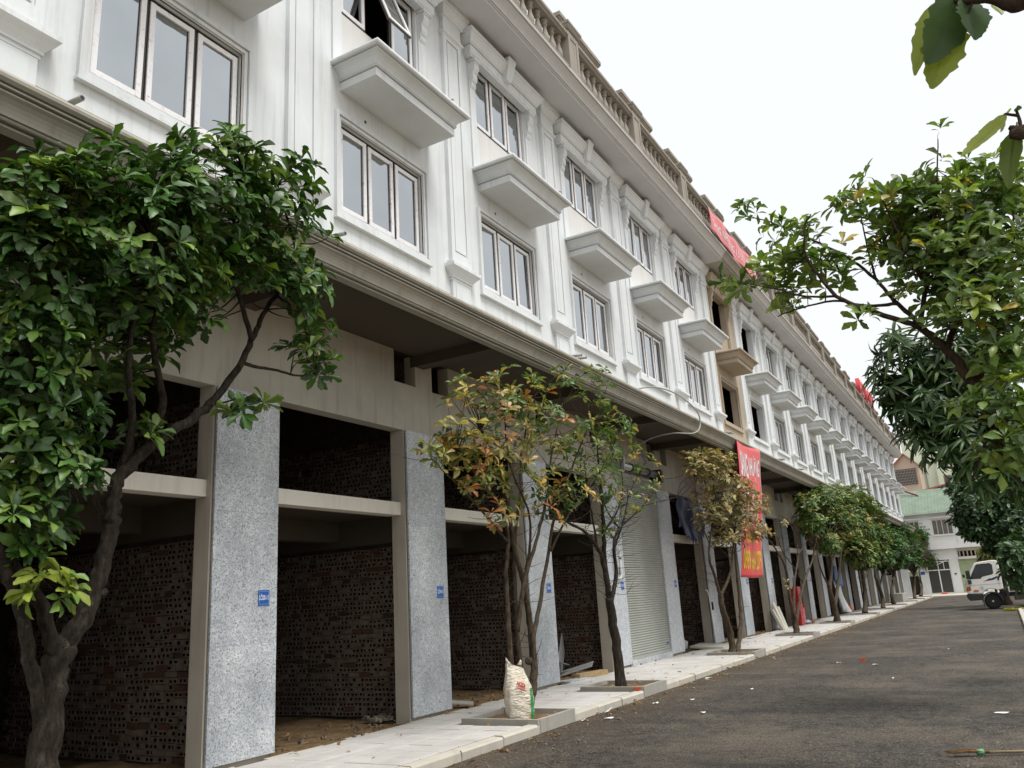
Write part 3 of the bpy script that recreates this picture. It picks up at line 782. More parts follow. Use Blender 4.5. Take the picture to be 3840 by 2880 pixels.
# open casement of a far house
# ------------------------------------------------------------------ trees
def leaf_template(kind, var=0):
    """one leaf along +x, width in y; returns verts, quads; var changes curl, fold and margin"""
    rs=random.Random(50+var)
    if kind=='obovate':   prof=[(0,.0,.016),(.12,.015,.04),(.27,.03,.09),(.42,.035,.15),(.57,.03,.20),(.72,.015,.215),(.86,-.015,.16),(.95,-.04,.09),(1.0,-.06,.01)]
    elif kind=='mango':   prof=[(0,.0,.015),(.2,.03,.075),(.45,.02,.11),(.7,-.05,.085),(.88,-.13,.045),(1.0,-.19,.008)]
    elif kind=='small':   prof=[(0,.0,.03),(.33,.03,.22),(.68,.0,.26),(1.0,-.06,.03)]
    elif kind=='far':     prof=[(0,.0,.03),(.55,.03,.24),(1.0,-.05,.05)]
    v=[];f=[]; fold=rs.uniform(-.1,.75); curl=rs.uniform(-.10,.35); bend=rs.uniform(-.12,.12); wide=rs.uniform(.68,.98)
    for i,(x,z,w) in enumerate(prof):
        ww=w*wide*(1.0+(.13 if i%2 else -.08)*(1 if kind=='obovate' else .5)); zz=z-curl*x*x; yy=bend*x*x
        wl=ww*(1+rs.uniform(-.12,.12)); wr=ww*(1+rs.uniform(-.12,.12))
        v+= [(x,yy-wl,zz+w*fold+rs.uniform(-.02,.02)),(x,yy,zz),(x,yy+wr,zz+w*fold+rs.uniform(-.02,.02))]
    for i in range(len(prof)-1):
        a=i*3; f+=[(a,a+3,a+4,a+1),(a+1,a+4,a+5,a+2)]
    return np.array(v,float),f
NVAR=5
TPL={k:([leaf_template(k,i)[0] for i in range(NVAR)],leaf_template(k)[1]) for k in ('obovate','mango','small','far')}
def cross3(a,b): return np.array((a[1]*b[2]-a[2]*b[1],a[2]*b[0]-a[0]*b[2],a[0]*b[1]-a[1]*b[0]))
def norm3(a): return math.sqrt(a[0]*a[0]+a[1]*a[1]+a[2]*a[2])

def leaf_frames(pos, axis, n, tilt, length, rs, droop=.25, spread=.18):
    """frames of the n leaves of a rosette: list of (origin, X, Y, Z, scale)"""
    axis=axis/norm3(axis)
    ref=np.array([0,0,1.]) if abs(axis[2])<.9 else np.array([1.,0,0])
    a=cross3(axis,ref); a/=norm3(a); b=cross3(axis,a); out=[]
    ph=rs.uniform(0,6.28)
    for i in range(n):
        az=ph+2*math.pi*i/n+rs.normal(0,.25); el=tilt+rs.normal(0,spread)
        d=axis*math.cos(el)+(a*math.cos(az)+b*math.sin(az))*math.sin(el)
        d=d+np.array([0,0,-droop*rs.uniform(.3,1.3)]); d/=norm3(d)
        side=cross3(axis,d); nn=norm3(side)
        side=side/nn if nn>1e-6 else a
        z=cross3(d,side); 
        tw=rs.normal(0,.35); side2=side*math.cos(tw)+z*math.sin(tw); z=cross3(d,side2)
        out.append((pos+d*length*.04+axis*rs.uniform(-.02,.02),d,side2,z,length*rs.choice((.5,.75,.9,1.0,1.12,1.25))*rs.uniform(.9,1.1)))
    return out

def mesh_from_leaves(name, frames, tints, kind, mat, var=None):
    tvs,tf=TPL[kind]; n=len(frames); T=np.array(tvs); V=T.shape[1]
    vi=(np.arange(n)*7919+np.arange(n)//3)%NVAR if var is None else np.full(n,var)
    tv=T[vi]
    O=np.array([f[0] for f in frames]); S=np.array([f[4] for f in frames])[:,None]
    X=np.array([f[1] for f in frames])*S; Y=np.array([f[2] for f in frames])*S; Z=np.array([f[3] for f in frames])*S
    co=O[:,None,:]+tv[:,:,0,None]*X[:,None,:]+tv[:,:,1,None]*Y[:,None,:]+tv[:,:,2,None]*Z[:,None,:]
    co=co.reshape(-1,3); q=np.array(tf); F=len(q)
    idx=(q[None,:,:]+(np.arange(n)*V)[:,None,None]).reshape(-1)
    me=bpy.data.meshes.new(name); me.vertices.add(n*V); me.vertices.foreach_set('co',co.ravel())
    me.loops.add(n*F*4); me.loops.foreach_set('vertex_index',idx.astype(np.int32))
    me.polygons.add(n*F); me.polygons.foreach_set('loop_start',(np.arange(n*F)*4).astype(np.int32)); me.polygons.foreach_set('loop_total',np.full(n*F,4,np.int32))
    me.polygons.foreach_set('use_smooth',np.ones(n*F,bool))
    at_=me.attributes.new('tint','FLOAT_COLOR','POINT')
    tt=np.array(tints)*(1+rng.normal(0,.16,(n,1))).clip(.6,1.5)
    w=np.ones(V); w[1::3]=1.25; w[0::3]=.92; w[2::3]=1.0      # paler midrib
    c=np.ones((n,V,4),np.float32); c[:,:,:3]=tt[:,None,:]*w[None,:,None]; at_.data.foreach_set('color',c.ravel())
    me.materials.append(mat); me.update(); me.validate(); return me

def catmull(pts, sub=4):
    if len(pts)<3: return [Vector(p) for p in pts]
    P=[Vector(p) for p in pts]; out=[]
    for i in range(len(P)-1):
        p0=P[max(i-1,0)];p1=P[i];p2=P[i+1];p3=P[min(i+2,len(P)-1)]
        for s in range(sub):
            t=s/sub
            out.append(.5*((2*p1)+(p2-p0)*t+(2*p0-5*p1+4*p2-p3)*t*t+(3*p1-p0-3*p2+p3)*t**3))
    out.append(P[-1]); return out

UNIT_LEAF={}
def unit_leaf(kind,tint,var,lm='leaf'):
    key=(kind,tint,var,lm)
    if key not in UNIT_LEAF:
        fr=[(np.zeros(3),np.array([1.,0,0]),np.array([0,1.,0]),np.array([0,0,1.]),1.0)]
        UNIT_LEAF[key]=mesh_from_leaves('leaf',fr,[tint],kind,MAT[lm],var)
    return UNIT_LEAF[key]

def make_tree(name,label,base,limbs,blobs,tints,kind='obovate',leaf=.15,nper=8,dens=330.,tilt=1.15,parts=0,seed=1,bark='bark',twig=.006,
              group='street trees along the left kerb',plane=None,shell=.45,twig_prob=.75,extra_twigs=0,tintfn=None,droop=.25,wob=.08,knots=(),sprig=.14,lm='leaf'):
    """limbs: [(points, r0, r1)] in place coordinates; blobs: [(centre, radii(3), weight)]"""
    rs=np.random.default_rng(seed); 
    t=thing(name,label,'tree',base,group); B=Vector(base)
    tm=MB(); nodes=[]; first=True
    for pts,r0,r1 in limbs:
        pp=catmull([Vector(p)-B for p in pts],5); n=len(pp)
        # gentle waviness of real wood
        for i in range(1,n-1): pp[i]=pp[i]+Vector(rs.normal(0,r0*.10,3))
        rad=[r0+(r1-r0)*(i/(n-1))**.85 for i in range(n)]
        if first: rad[0]*=1.35; rad[1]*=1.15; first=False
        tm.tube(pp,rad,10 if r0>.04 else 6,0,wob)
        nodes+= [(np.array(p),rad[i]) for i,p in enumerate(pp) if rad[i]<.075]
    trunk=tm.build('trunk',MAT[bark],t)
    for (kp,kr) in knots:
        q=Vector(kp)-B; d=(Vector((0,0,CAM_H))-Vector(kp)); d.z=0; d.normalize()
        kb=MB().tube([q,q+d*kr*1.1,q+d*kr*1.15],[kr*1.25,kr*1.0,kr*.62],10,0,.1); kb.tube([q+d*kr*1.151,q+d*kr*1.16],[kr*.55,kr*.5],9,1)
        kb.build('knot',[MAT[bark],MAT['black']],trunk)
    NP=np.array([n[0] for n in nodes]); 
    tw=MB(); frames=[];cols=[];Bn=np.array(base)
    for (c,r,wt) in blobs:
        c=np.array(c)-Bn; r=np.array(r); n=max(1,int(round(wt/dens)))
        for _ in range(n):
            d=rs.normal(0,1,3); d/=np.linalg.norm(d); u=rs.uniform(shell**3,1)**(1/3.)
            if rs.uniform()<sprig: u=rs.uniform(1.08,1.42); d[2]=abs(d[2])*rs.choice((1,1,-.3)); 
            p=c+d*r*u
            i=np.argmin(((NP-p)**2).sum(1)); src=NP[i]; v=p-src; L=np.linalg.norm(v)+1e-6
            ax=v/L*.5+d*.5+np.array([0,0,.75]); ax/=np.linalg.norm(ax)
            if rs.uniform()<twig_prob and L>.05:
                mid=src+v*.5+rs.normal(0,.06*L,3)+np.array([0,0,-.05*L]); e=p-ax*.03
                r0=min(nodes[i][1]*.6,twig*(1+L*1.2))
                tw.tube(catmull([src,mid,e],3),[r0,r0*.9,r0*.8,r0*.65,r0*.5,r0*.45,r0*.4],4)
            fr=leaf_frames(p,ax,max(3,int(round(nper+rs.normal(0,1.5)))),tilt,leaf,rs,droop)
            base_t=rs.integers(len(tints)) if tintfn is None else tintfn(p+Bn,rs)
            for f_ in fr:
                tn=tints[base_t if rs.uniform()<.78 else (rs.integers(max(1,len(tints)-1)) if tintfn is None else tintfn(p+Bn,rs))]
                frames.append(f_); cols.append(tn)
    for _ in range(extra_twigs):
        i=rs.integers(len(NP)); src=NP[i]; d=rs.normal(0,1,3); d[2]=abs(d[2])*.7; d/=np.linalg.norm(d); L=rs.uniform(.25,.8)
        p=src+d*L; mid=src+d*L*.5+rs.normal(0,.05,3); tw.tube(catmull([src,mid,p],3),[.006,.006,.005,.005,.004,.003,.002],4)
    if tw.v: stuff(tw.build('branches',MAT[bark],trunk))
    order=list(range(len(frames)))
    if parts:
        cp=np.array([0,0,CAM_H])-Bn
        order.sort(key=lambda i:np.linalg.norm(frames[i][0]-cp))
        # the ones that show largest: near the viewer and seen flat on
        near=order[:parts*4]; near.sort(key=lambda i:-abs(np.dot(frames[i][3],(cp-frames[i][0])/np.linalg.norm(cp-frames[i][0])))*frames[i][4]/np.linalg.norm(cp-frames[i][0]))
        pick=set(near[:parts])
        for i in pick:
            o_,X,Y,Z,s=frames[i]; o=add('leaf',unit_leaf(kind,cols[i],i%NVAR,lm),t)
            o.matrix_local=Matrix(((X[0]*s,Y[0]*s,Z[0]*s,o_[0]),(X[1]*s,Y[1]*s,Z[1]*s,o_[1]),(X[2]*s,Y[2]*s,Z[2]*s,o_[2]),(0,0,0,1)))
        order=[i for i in range(len(frames)) if i not in pick]
    me=mesh_from_leaves('crown',[frames[i] for i in order],[cols[i] for i in order],kind,MAT[lm])
    c=add('crown',me,t); stuff(c)
    return t

def blobs_x(lst, scale_depth=1.0):
    """[(px,py,rx,ry,x)] -> crown lobes with real radii"""
    out=[]
    for (px,py,rx,ry,x) in lst:
        c=at(px,py,x=x); s=px_size(c)
        out.append((tuple(c),(min(.9,.5*(rx+ry)*s*scale_depth)*.9,rx*s*1.1,ry*s),rx*ry))
    return out
def blobs_y(lst):
    out=[]
    for (px,py,rx,ry,y) in lst:
        c=at(px,py,y=y); s=px_size(c)
        out.append((tuple(c),(rx*s,.5*(rx+ry)*s*1.2,ry*s),rx*ry))
    return out
def limb_x(pts,x,r0,r1,dx=0.0):
    n=len(pts); return ([at(p[0],p[1],x=x+dx*i/(n-1)) for i,p in enumerate(pts)],r0,r1)
def limb_y(pts,y,r0,r1,dy=0.0):
    n=len(pts); return ([at(p[0],p[1],y=y+dy*i/(n-1)) for i,p in enumerate(pts)],r0,r1)

GREEN=[(.046,.115,.018),(.062,.145,.024),(.032,.080,.015),(.10,.185,.032),(.15,.225,.038),(.070,.125,.042)]
# --- large leafy tree at the left
x=-6.75
b=at(93,1659,x=x); base=(x,b.y+.0,.12)
limbs=[([base,at(93,1640,x=x),at(105,1540,x=x),at(125,1430,x=x),at(140,1392,x=x)],.125,.10),
 limb_x([(138,1400),(185,1320),(215,1240),(235,1160),(243,1105),(250,1045),(290,995),(350,945),(415,905),(475,850),(520,785),(545,735),(570,680),(600,630)],x,.088,.022,.5),
 limb_x([(130,1420),(110,1390),(90,1313),(55,1256),(22,1200),(0,1120)],x,.066,.04,.15),
 limb_x([(92,1560),(70,1450),(45,1322),(20,1250),(5,1200),(-20,1100)],x,.058,.038,.2),
 limb_x([(250,1045),(275,975),(285,900),(280,830),(280,740),(300,640),(330,520)],x+.05,.048,.012,.8),
 limb_x([(330,960),(350,870),(335,780),(332,700),(360,590),(420,480)],x+.1,.045,.012,.8),
 limb_x([(160,930),(135,870),(120,810),(130,720),(110,600)],x,.04,.012,.6),
 limb_x([(22,1200),(60,1080),(90,960),(80,850),(60,700),(90,540)],x,.05,.012,.6),
 limb_x([(235,1160),(190,1040),(150,950)],x,.036,.02),
 limb_x([(545,735),(520,650),(500,560),(510,450),(520,360)],x+.5,.03,.01,.45),
 limb_x([(522,782),(552,792),(600,800),(645,812),(683,800)],x+.385,.024,.009,.12),
 limb_x([(600,630),(640,560),(620,470),(600,400)],x+.55,.024,.009,.3),
 limb_x([(455,875),(490,868),(530,852)],x+.45,.014,.006,.15)]
SHOOT=np.array(at(108,1266,x=-6.4))
def left_fn(p,rs): return rs.integers(6,9) if np.linalg.norm(p-SHOOT)<.27 else rs.integers(0,6)
limbs.append(limb_x([(45,1262),(60,1235),(95,1255),(115,1272)],x+.05,.012,.006,.25))
bl=blobs_x([(480,340,95,45,-5.75),(560,360,80,55,-5.8),(600,420,90,70,-5.8),(620,520,70,80,-5.9),(560,500,90,80,-5.9),(640,630,70,60,-6.0),(670,760,55,40,-6.2),(700,790,40,25,-6.2),
 (430,410,110,80,-5.8),(330,430,110,90,-5.8),(220,420,110,75,-5.9),(110,440,100,90,-6.0),(130,365,55,25,-5.9),(30,500,60,90,-6.1),(280,540,170,110,-6.0),(440,560,110,90,-6.0),
 (100,600,140,120,-6.2),(250,650,150,90,-6.3),(60,760,100,120,-6.4),(200,780,110,70,-6.6),(90,900,100,90,-6.5),(120,1010,80,60,-6.4),(60,1110,80,80,-6.5),(310,700,80,60,-6.4),(400,670,70,45,-6.2),
 (310,945,50,28,-6.5),(535,885,34,32,-6.15),(150,950,70,45,-6.4),(590,610,90,60,-6.0),(20,1000,60,110,-6.5),(100,1215,34,14,-6.5),(690,700,40,40,-6.1)])
bl+=[(tuple(at(105,1262,x=-6.4)),(.12,.16,.09),1100),(tuple(at(120,1278,x=-6.35)),(.08,.10,.06),500)]
make_tree('broadleaf_tree','large glossy dark green tree with forked trunk at the left edge',base,limbs,bl,GREEN+[(.17,.25,.035),(.22,.27,.04),(.12,.21,.035)],tintfn=left_fn,leaf=.165,nper=9,dens=215,parts=300,sprig=.22,shell=.6,seed=3,twig=.007,
   knots=[(at(222,1280,x=x+.09),.035)])
# --- tree with rust and yellow leaves
x=-6.72; base=(-6.70,11.62,.10)
AUT=[(.075,.135,.03),(.11,.17,.05),(.20,.215,.06),(.34,.32,.085),(.50,.42,.13),(.50,.33,.10),(.40,.17,.05),(.26,.19,.06),(.50,.37,.19),(.06,.115,.028)]
def aut_fn(p,rs):
    g=min(1,max(0,(p[1]-11.2)/2.6))*.55+min(1,max(0,(p[2]-4.0)/1.8))*.4
    return rs.choice([0,1,2,9]) if rs.uniform()<g+.28 else rs.integers(2,9)
limbs=[([base,at(1152,1480,x=x),at(1153,1430,x=x),at(1145,1340,x=x),at(1130,1260,x=x),at(1112,1185,x=x),at(1100,1100,x=x),at(1085,1020,x=x),at(1040,930,x=x+.2)],.078,.018),
 ([(base[0]-.1,base[1]-.12,.10),at(1108,1480,x=x),at(1104,1433,x=x),at(1099,1356,x=x),at(1094,1233,x=x),at(1098,1173,x=x),at(1086,1110,x=x),at(1040,1040,x=x),at(985,975,x=x+.2)],.062,.014),
 ([(base[0]-.06,base[1]-.05,.10),at(1128,1480,x=x-.1),at(1120,1400,x=x-.1),at(1114,1300,x=x-.1),at(1112,1180,x=x-.1),at(1122,1080,x=x),at(1130,960,x=x),at(1150,860,x=x+.3)],.055,.012),
 ([(base[0]+.02,base[1]+.07,.10),at(1155,1440,x=x+.05),at(1152,1380,x=x+.05),at(1165,1310,x=x+.05),at(1185,1190,x=x+.05),at(1202,1100,x=x+.1),at(1240,1000,x=x+.2),at(1275,910,x=x+.4)],.058,.012),
 limb_x([(1117,1365),(1130,1270),(1158,1170),(1178,1090),(1190,990),(1215,870)],x,.045,.01,.5),
 limb_x([(1130,1260),(1145,1180),(1140,1100),(1100,1000),(1090,880)],x,.03,.009,.4),
 limb_x([(1190,1190),(1230,1110),(1290,1030),(1330,950)],x+.1,.024,.007,.3),
 limb_x([(1098,1173),(1020,1080),(950,1010),(920,975)],x,.022,.006,.1)]
bl=blobs_x([(1030,850,70,45,-6.3),(1130,840,75,45,-6.1),(1220,810,50,28,-6.05),(1270,845,60,45,-6.05),(1325,905,45,45,-6.1),(990,930,55,40,-6.4),(1080,930,85,65,-6.3),(1190,920,90,70,-6.2),(1280,960,75,60,-6.2),
 (945,985,45,35,-6.5),(1030,1020,70,50,-6.5),(1120,1040,75,50,-6.4),(1220,1040,70,55,-6.3),(1075,1110,45,30,-6.5),(1190,1110,55,30,-6.4),(1290,1040,45,40,-6.3),(1345,960,25,35,-6.2),(1030,980,60,50,-6.3)])
make_tree('multi_stem_tree','multi-stemmed tree with rust, yellow and green leaves beside the white sack',base,limbs,bl,AUT,leaf=.145,nper=7,dens=138,lm='leaf_thin',parts=300,seed=5,bark='bark3',sprig=.2,tintfn=aut_fn,twig=.005,extra_twigs=60,shell=.3,
   knots=[(at(1142,1428,x=x+.07),.05)])

# --- sparse bare-twigged tree
x=-6.85; base=(-6.86,15.70,.10)
limbs=[([base,at(1332,1400,x=x),at(1324,1340,x=x),at(1316,1292,x=x)],.105,.085),
 limb_x([(1316,1295),(1303,1215),(1290,1182),(1265,1150),(1222,1126)],x,.06,.02,.1),
 limb_x([(1314,1285),(1306,1190),(1302,1110),(1296,1030),(1290,960)],x,.065,.012,.2),
 limb_x([(1320,1300),(1331,1240),(1326,1180),(1338,1142),(1390,1092),(1432,1035)],x+.02,.05,.01,.2),
 limb_x([(1326,1185),(1345,1130),(1362,1060),(1400,990)],x+.05,.03,.007,.2),
 limb_x([(1303,1150),(1330,1110),(1345,1060),(1340,1000)],x,.03,.008,.2),
 limb_x([(1290,1182),(1280,1120),(1270,1060),(1262,1000)],x,.028,.007,.1),
 limb_x([(1338,1142),(1310,1100),(1300,1050)],x,.02,.006),
 limb_x([(1390,1092),(1440,1080),(1470,1072)],x+.1,.012,.004,.1)]
bl=blobs_x([(1290,1060,55,45,-6.7),(1350,1080,60,45,-6.7),(1400,1040,45,45,-6.6),(1300,970,60,45,-6.6),(1330,920,50,35,-6.4),(1310,1140,45,25,-6.8),(1375,1000,40,30,-6.5)])
make_tree('sparse_tree','sparse tree with many bare twigs before the roller shutter',base,limbs,bl,[(.12,.20,.04),(.19,.25,.06),(.32,.32,.10),(.44,.30,.10),(.09,.16,.035)],leaf=.155,nper=4,dens=190,lm='leaf_thin',seed=6,twig=.005,extra_twigs=170,shell=.2)

# --- olive-brown tree in front of the banner
x=-6.9; base=(-6.92,23.75,.10); OL=[(.22,.195,.07),(.30,.26,.10),(.38,.32,.14),(.17,.165,.055),(.40,.26,.11),(.32,.19,.08),(.12,.13,.045)]
limbs=[([base,at(1578,1370,x=x),at(1562,1320,x=x),at(1556,1285,x=x)],.10,.08),
 ([(base[0]+.08,base[1]+.25,.10),at(1598,1370,x=x),at(1600,1320,x=x),at(1592,1240,x=x),at(1588,1180,x=x),at(1600,1110,x=x+.1)],.075,.02),
 limb_x([(1556,1288),(1546,1250),(1532,1205),(1536,1150),(1546,1090),(1540,1030)],x,.05,.012,.2),
 limb_x([(1558,1285),(1578,1235),(1585,1170),(1592,1100),(1600,1040)],x,.045,.01,.2),
 limb_x([(1585,1170),(1610,1130),(1640,1090)],x,.02,.006,.2),limb_x([(1534,1180),(1510,1110),(1500,1030)],x,.02,.006,.1)]
bl=blobs_x([(1530,1010,52,42,-6.6),(1570,1065,60,52,-6.6),(1612,1085,36,38,-6.5),(1530,1105,42,38,-6.8),(1595,1130,45,42,-6.7),(1642,1095,18,30,-6.4),(1560,1000,36,26,-6.6),(1642,1150,14,22,-6.5),(1500,1000,25,26,-6.7),(1565,1160,35,25,-6.8)])
make_tree('olive_leaf_tree','twin-trunk tree with olive and brown leaves before the vertical red banner',base,limbs,bl,OL,leaf=.17,nper=7,dens=28,seed=9,bark='bark3',sprig=.2,shell=.25,extra_twigs=60,twig=.006)

# --- nearly bare tree by the leaning boards
x=-6.8; base=(-6.8,31.6,.10)
limbs=[([base,at(1719,1350,x=x),at(1716,1330,x=x)],.12,.10),
 limb_x([(1716,1335),(1706,1290),(1700,1240),(1690,1210),(1666,1172),(1652,1160)],x,.07,.015),
 limb_x([(1720,1345),(1727,1300),(1736,1260),(1754,1212),(1762,1170),(1770,1130),(1766,1080)],x,.065,.012,.1),
 limb_x([(1716,1330),(1716,1255),(1724,1200),(1714,1150),(1700,1120)],x,.055,.012),
 limb_x([(1736,1262),(1712,1222),(1690,1190),(1680,1160)],x,.03,.01),limb_x([(1724,1200),(1745,1160),(1750,1120)],x,.02,.008)]
bl=blobs_x([(1655,1155,12,10,-6.8),(1692,1125,14,12,-6.8),(1768,1090,26,30,-6.7),(1750,1120,16,16,-6.7),(1700,1260,8,10,-6.7)])
make_tree('bare_branched_tree','nearly leafless tree with spreading limbs beside the leaning boards',base,limbs,bl,OL+[(.07,.1,.03)],leaf=.17,nper=5,dens=45,seed=10,bark='bark3',extra_twigs=70,twig=.006)

# --- green trees further along
MG=[(.075,.15,.03),(.10,.185,.04),(.15,.21,.05),(.22,.23,.06),(.055,.11,.028),(.27,.23,.07)]
DG=[(.05,.13,.03),(.07,.155,.038),(.04,.095,.026),(.095,.19,.045)]
def far_tree(name,label,bx,by,trunk,bl,tints,seed,dens=14,leaf=.20,x=-6.82,nper=8):
    base=(bx,by,.10); limbs=[]
    for i,(pts,r0,r1) in enumerate(trunk):
        p=[at(q[0],q[1],x=bx) for q in pts]
        if i==0: p=[Vector(base)]+p
        limbs.append((p,r0,r1))
    make_tree(name,label,base,limbs,blobs_x([(a,b_,c,d,bx+.15) for a,b_,c,d in bl],1.1),tints,kind='far',leaf=leaf,nper=nper,dens=dens,seed=seed,shell=.3,twig_prob=.25,twig=.01,bark='bark3')
far_tree('leafy_tree','full green and yellowish tree left of the blue and white sheet',-6.82,40.2,
 [([(1801,1305),(1792,1270),(1796,1215),(1780,1160),(1766,1120)],.15,.02),([(1803,1312),(1812,1250),(1816,1200),(1822,1140)],.09,.02),([(1796,1215),(1815,1170),(1840,1120)],.05,.02),([(1792,1270),(1770,1220),(1765,1170)],.05,.015)],
 [(1768,1085,40,32),(1815,1080,50,30),(1855,1095,45,35),(1885,1125,30,35),(1800,1125,55,38),(1850,1150,48,38),(1750,1130,24,26),(1790,1175,36,20),(1740,1095,18,20)],MG,21,dens=4.2)
far_tree('round_tree','green tree with slender trunk in front of the blue and white sheet',-6.8,48.9,
 [([(1868,1275),(1862,1240),(1842,1210),(1830,1185)],.14,.02),([(1863,1258),(1880,1222),(1892,1185)],.07,.02),([(1862,1242),(1865,1205),(1868,1170)],.06,.02)],
 [(1848,1190,38,30),(1885,1165,36,34),(1880,1200,34,24),(1862,1215,34,16),(1905,1150,18,18)],MG,22,dens=3.2)
far_tree('round_tree','green tree with leaning trunk, right of the blue and white sheet',-6.7,55.7,
 [([(1906,1290),(1898,1265),(1890,1240),(1893,1200)],.14,.03),([(1900,1270),(1908,1230),(1912,1190)],.06,.02)],
 [(1898,1195,28,28),(1918,1170,30,28),(1908,1215,26,16)],DG+MG[:2],23,dens=2.8)
far_tree('round_tree','dark green tree just left of the low concrete block',-6.9,63.3,
 [([(1926,1280),(1930,1255),(1928,1230),(1932,1190)],.15,.04)],
 [(1932,1180,34,30),(1950,1165,28,26),(1938,1210,30,18),(1915,1195,20,22)],DG,24,dens=2.1)
far_tree('round_tree','dark green tree just right of the low concrete block',-6.85,78.4,
 [([(1975,1270),(1976,1245),(1980,1200)],.15,.04),([(1976,1250),(1965,1225),(1958,1205)],.07,.03)],
 [(1968,1190,32,30),(1985,1165,26,24),(1970,1215,28,16)],DG,25,dens=1.9)
far_tree('round_tree','dark green tree furthest along the kerb, before the glass door',-7.0,86.4,
 [([(1991,1265),(1986,1235),(1990,1200)],.15,.04)],
 [(2005,1185,34,30),(1992,1158,28,20),(2020,1190,22,22),(2000,1210,30,16)],DG+[(.09,.15,.035)],26,dens=1.7)

# --- big tree over the right pavement
RG=[(.10,.175,.035),(.13,.21,.04),(.175,.25,.045),(.23,.29,.05),(.075,.13,.034),(.12,.165,.07),(.15,.22,.055),(.11,.18,.038),(.46,.34,.06)]
Y=8.2; base=(.95,8.6,.09)
limbs=[([base,(.75,8.5,1.2),(.55,8.4,2.2),at(2185,1000,y=8.3),at(2150,910,y=Y),at(2108,836,y=Y),at(2045,755,y=Y),at(1995,713,y=Y)],.10,.032),
 limb_y([(1995,713),(1958,696),(1875,670),(1808,640),(1765,590),(1742,553),(1738,490),(1752,463)],Y,.030,.006,-.4),
 limb_y([(2010,725),(1972,686),(1932,650),(1892,603),(1825,553),(1758,520),(1675,483),(1612,467)],Y,.026,.005,.5),
 limb_y([(1938,656),(1875,661),(1800,650),(1715,670),(1680,684)],Y,.018,.005,.2),
 limb_y([(1808,640),(1740,640),(1680,625),(1600,610)],Y-.1,.014,.004,-.3),
 limb_y([(2045,755),(2075,660),(2095,560),(2120,470),(2140,400)],Y,.036,.008,.4),
 limb_y([(1985,710),(2000,620),(2010,520),(2022,420),(2026,300)],Y,.03,.005,.3),
 limb_y([(2108,836),(2150,720),(2180,600),(2190,470)],Y,.042,.010,.3),
 limb_y([(2000,620),(1960,540),(1920,460),(1885,385)],Y,.02,.005),
 limb_y([(2150,910),(2120,980),(2100,1040)],Y-.2,.02,.006),
 limb_y([(1892,603),(1870,520),(1855,440)],Y+.3,.014,.004)]
bl=blobs_y([(1618,462,24,24,8.7),(1600,618,30,26,7.9),(1675,500,34,26,8.6),(1745,495,36,26,8.3),(1690,590,60,40,8.1),(1770,565,55,40,8.3),(1700,650,36,24,8.3),(1850,440,36,36,8.5),(1900,470,46,44,8.5),(1955,425,40,36,8.2),
 (2025,400,46,40,8.4),(2100,400,66,44,8.6),(2170,410,50,50,8.5),(2060,500,90,56,8.4),(2150,540,80,70,8.2),(1955,545,60,46,8.4),(1990,610,60,36,8.2),(2110,660,90,60,8.0),(2180,780,45,60,8.0),(2060,700,46,26,7.9),(2027,285,17,8,8.4),(1883,385,14,12,8.3),
 (1850,690,22,14,8.0),(2170,980,45,50,7.8),(2130,880,45,36,7.8),(2090,600,80,50,8.2),(2190,640,50,60,8.2),(2030,350,12,10,8.4),(2190,880,30,50,7.8),(1800,600,40,30,8.2),(2040,560,70,50,8.2),(2120,470,80,50,8.6),(2195,520,40,60,8.6),(2190,720,45,50,8.4),(2140,790,50,40,8.3),(2200,960,30,60,8.1),(1970,480,50,40,8.6),(1920,540,40,36,8.5),(2060,640,60,36,8.5),(2010,470,60,40,8.7)])
make_tree('broadleaf_tree','sprawling light green tree reaching in from the right edge',base,limbs,bl,RG,leaf=.145,nper=7,dens=118,parts=300,sprig=.26,lm='leaf_thin',seed=12,bark='bark2',group='trees on the right pavement',shell=.3,twig=.005,tilt=1.05,tintfn=lambda p,rs:8 if rs.uniform()<.025 else rs.integers(8))

# --- dark mango tree behind it
MGO=[(.030,.068,.016),(.042,.088,.022),(.060,.11,.028),(.085,.14,.042),(.028,.055,.016)]
Y=14.0; base=(2.1,14.2,.09)
limbs=[([base,(1.9,14.1,1.5),(1.6,14.0,3.0),(1.2,14.0,4.2),at(2130,900,y=Y)],.17,.07),
 limb_y([(2140,930),(2080,900),(2010,880),(1950,850)],Y,.06,.012,-.3),limb_y([(2130,900),(2080,820),(2020,770),(1950,745)],Y,.05,.01),limb_y([(2140,940),(2090,980),(2030,985),(1985,960)],Y,.05,.01,-.3),
 limb_y([(2130,900),(2150,800),(2130,700)],Y,.05,.01),limb_y([(2160,980),(2120,1020),(2080,1040)],Y,.04,.01)]
bl=blobs_y([(1930,745,46,30,13.8),(1945,840,50,50,13.8),(2000,770,56,46,14),(2005,890,66,60,13.8),(1962,930,24,22,13.6),(2070,850,70,70,14),(2080,950,70,60,13.8),(2012,985,16,12,13.6),(2130,990,56,60,13.8),(2140,860,60,80,14),(2185,930,40,100,14),(1905,800,26,26,13.8),(2100,760,70,60,14.3),(1990,830,60,50,14.3),(2180,1050,40,40,13.9)])
make_tree('mango_tree','dark mango tree with long drooping leaves behind the light green tree',base,limbs,bl,MGO,kind='mango',leaf=.27,nper=11,dens=105,seed=13,bark='bark2',group='trees on the right pavement',tilt=1.25,droop=.55,twig=.006,twig_prob=.5,shell=.4)

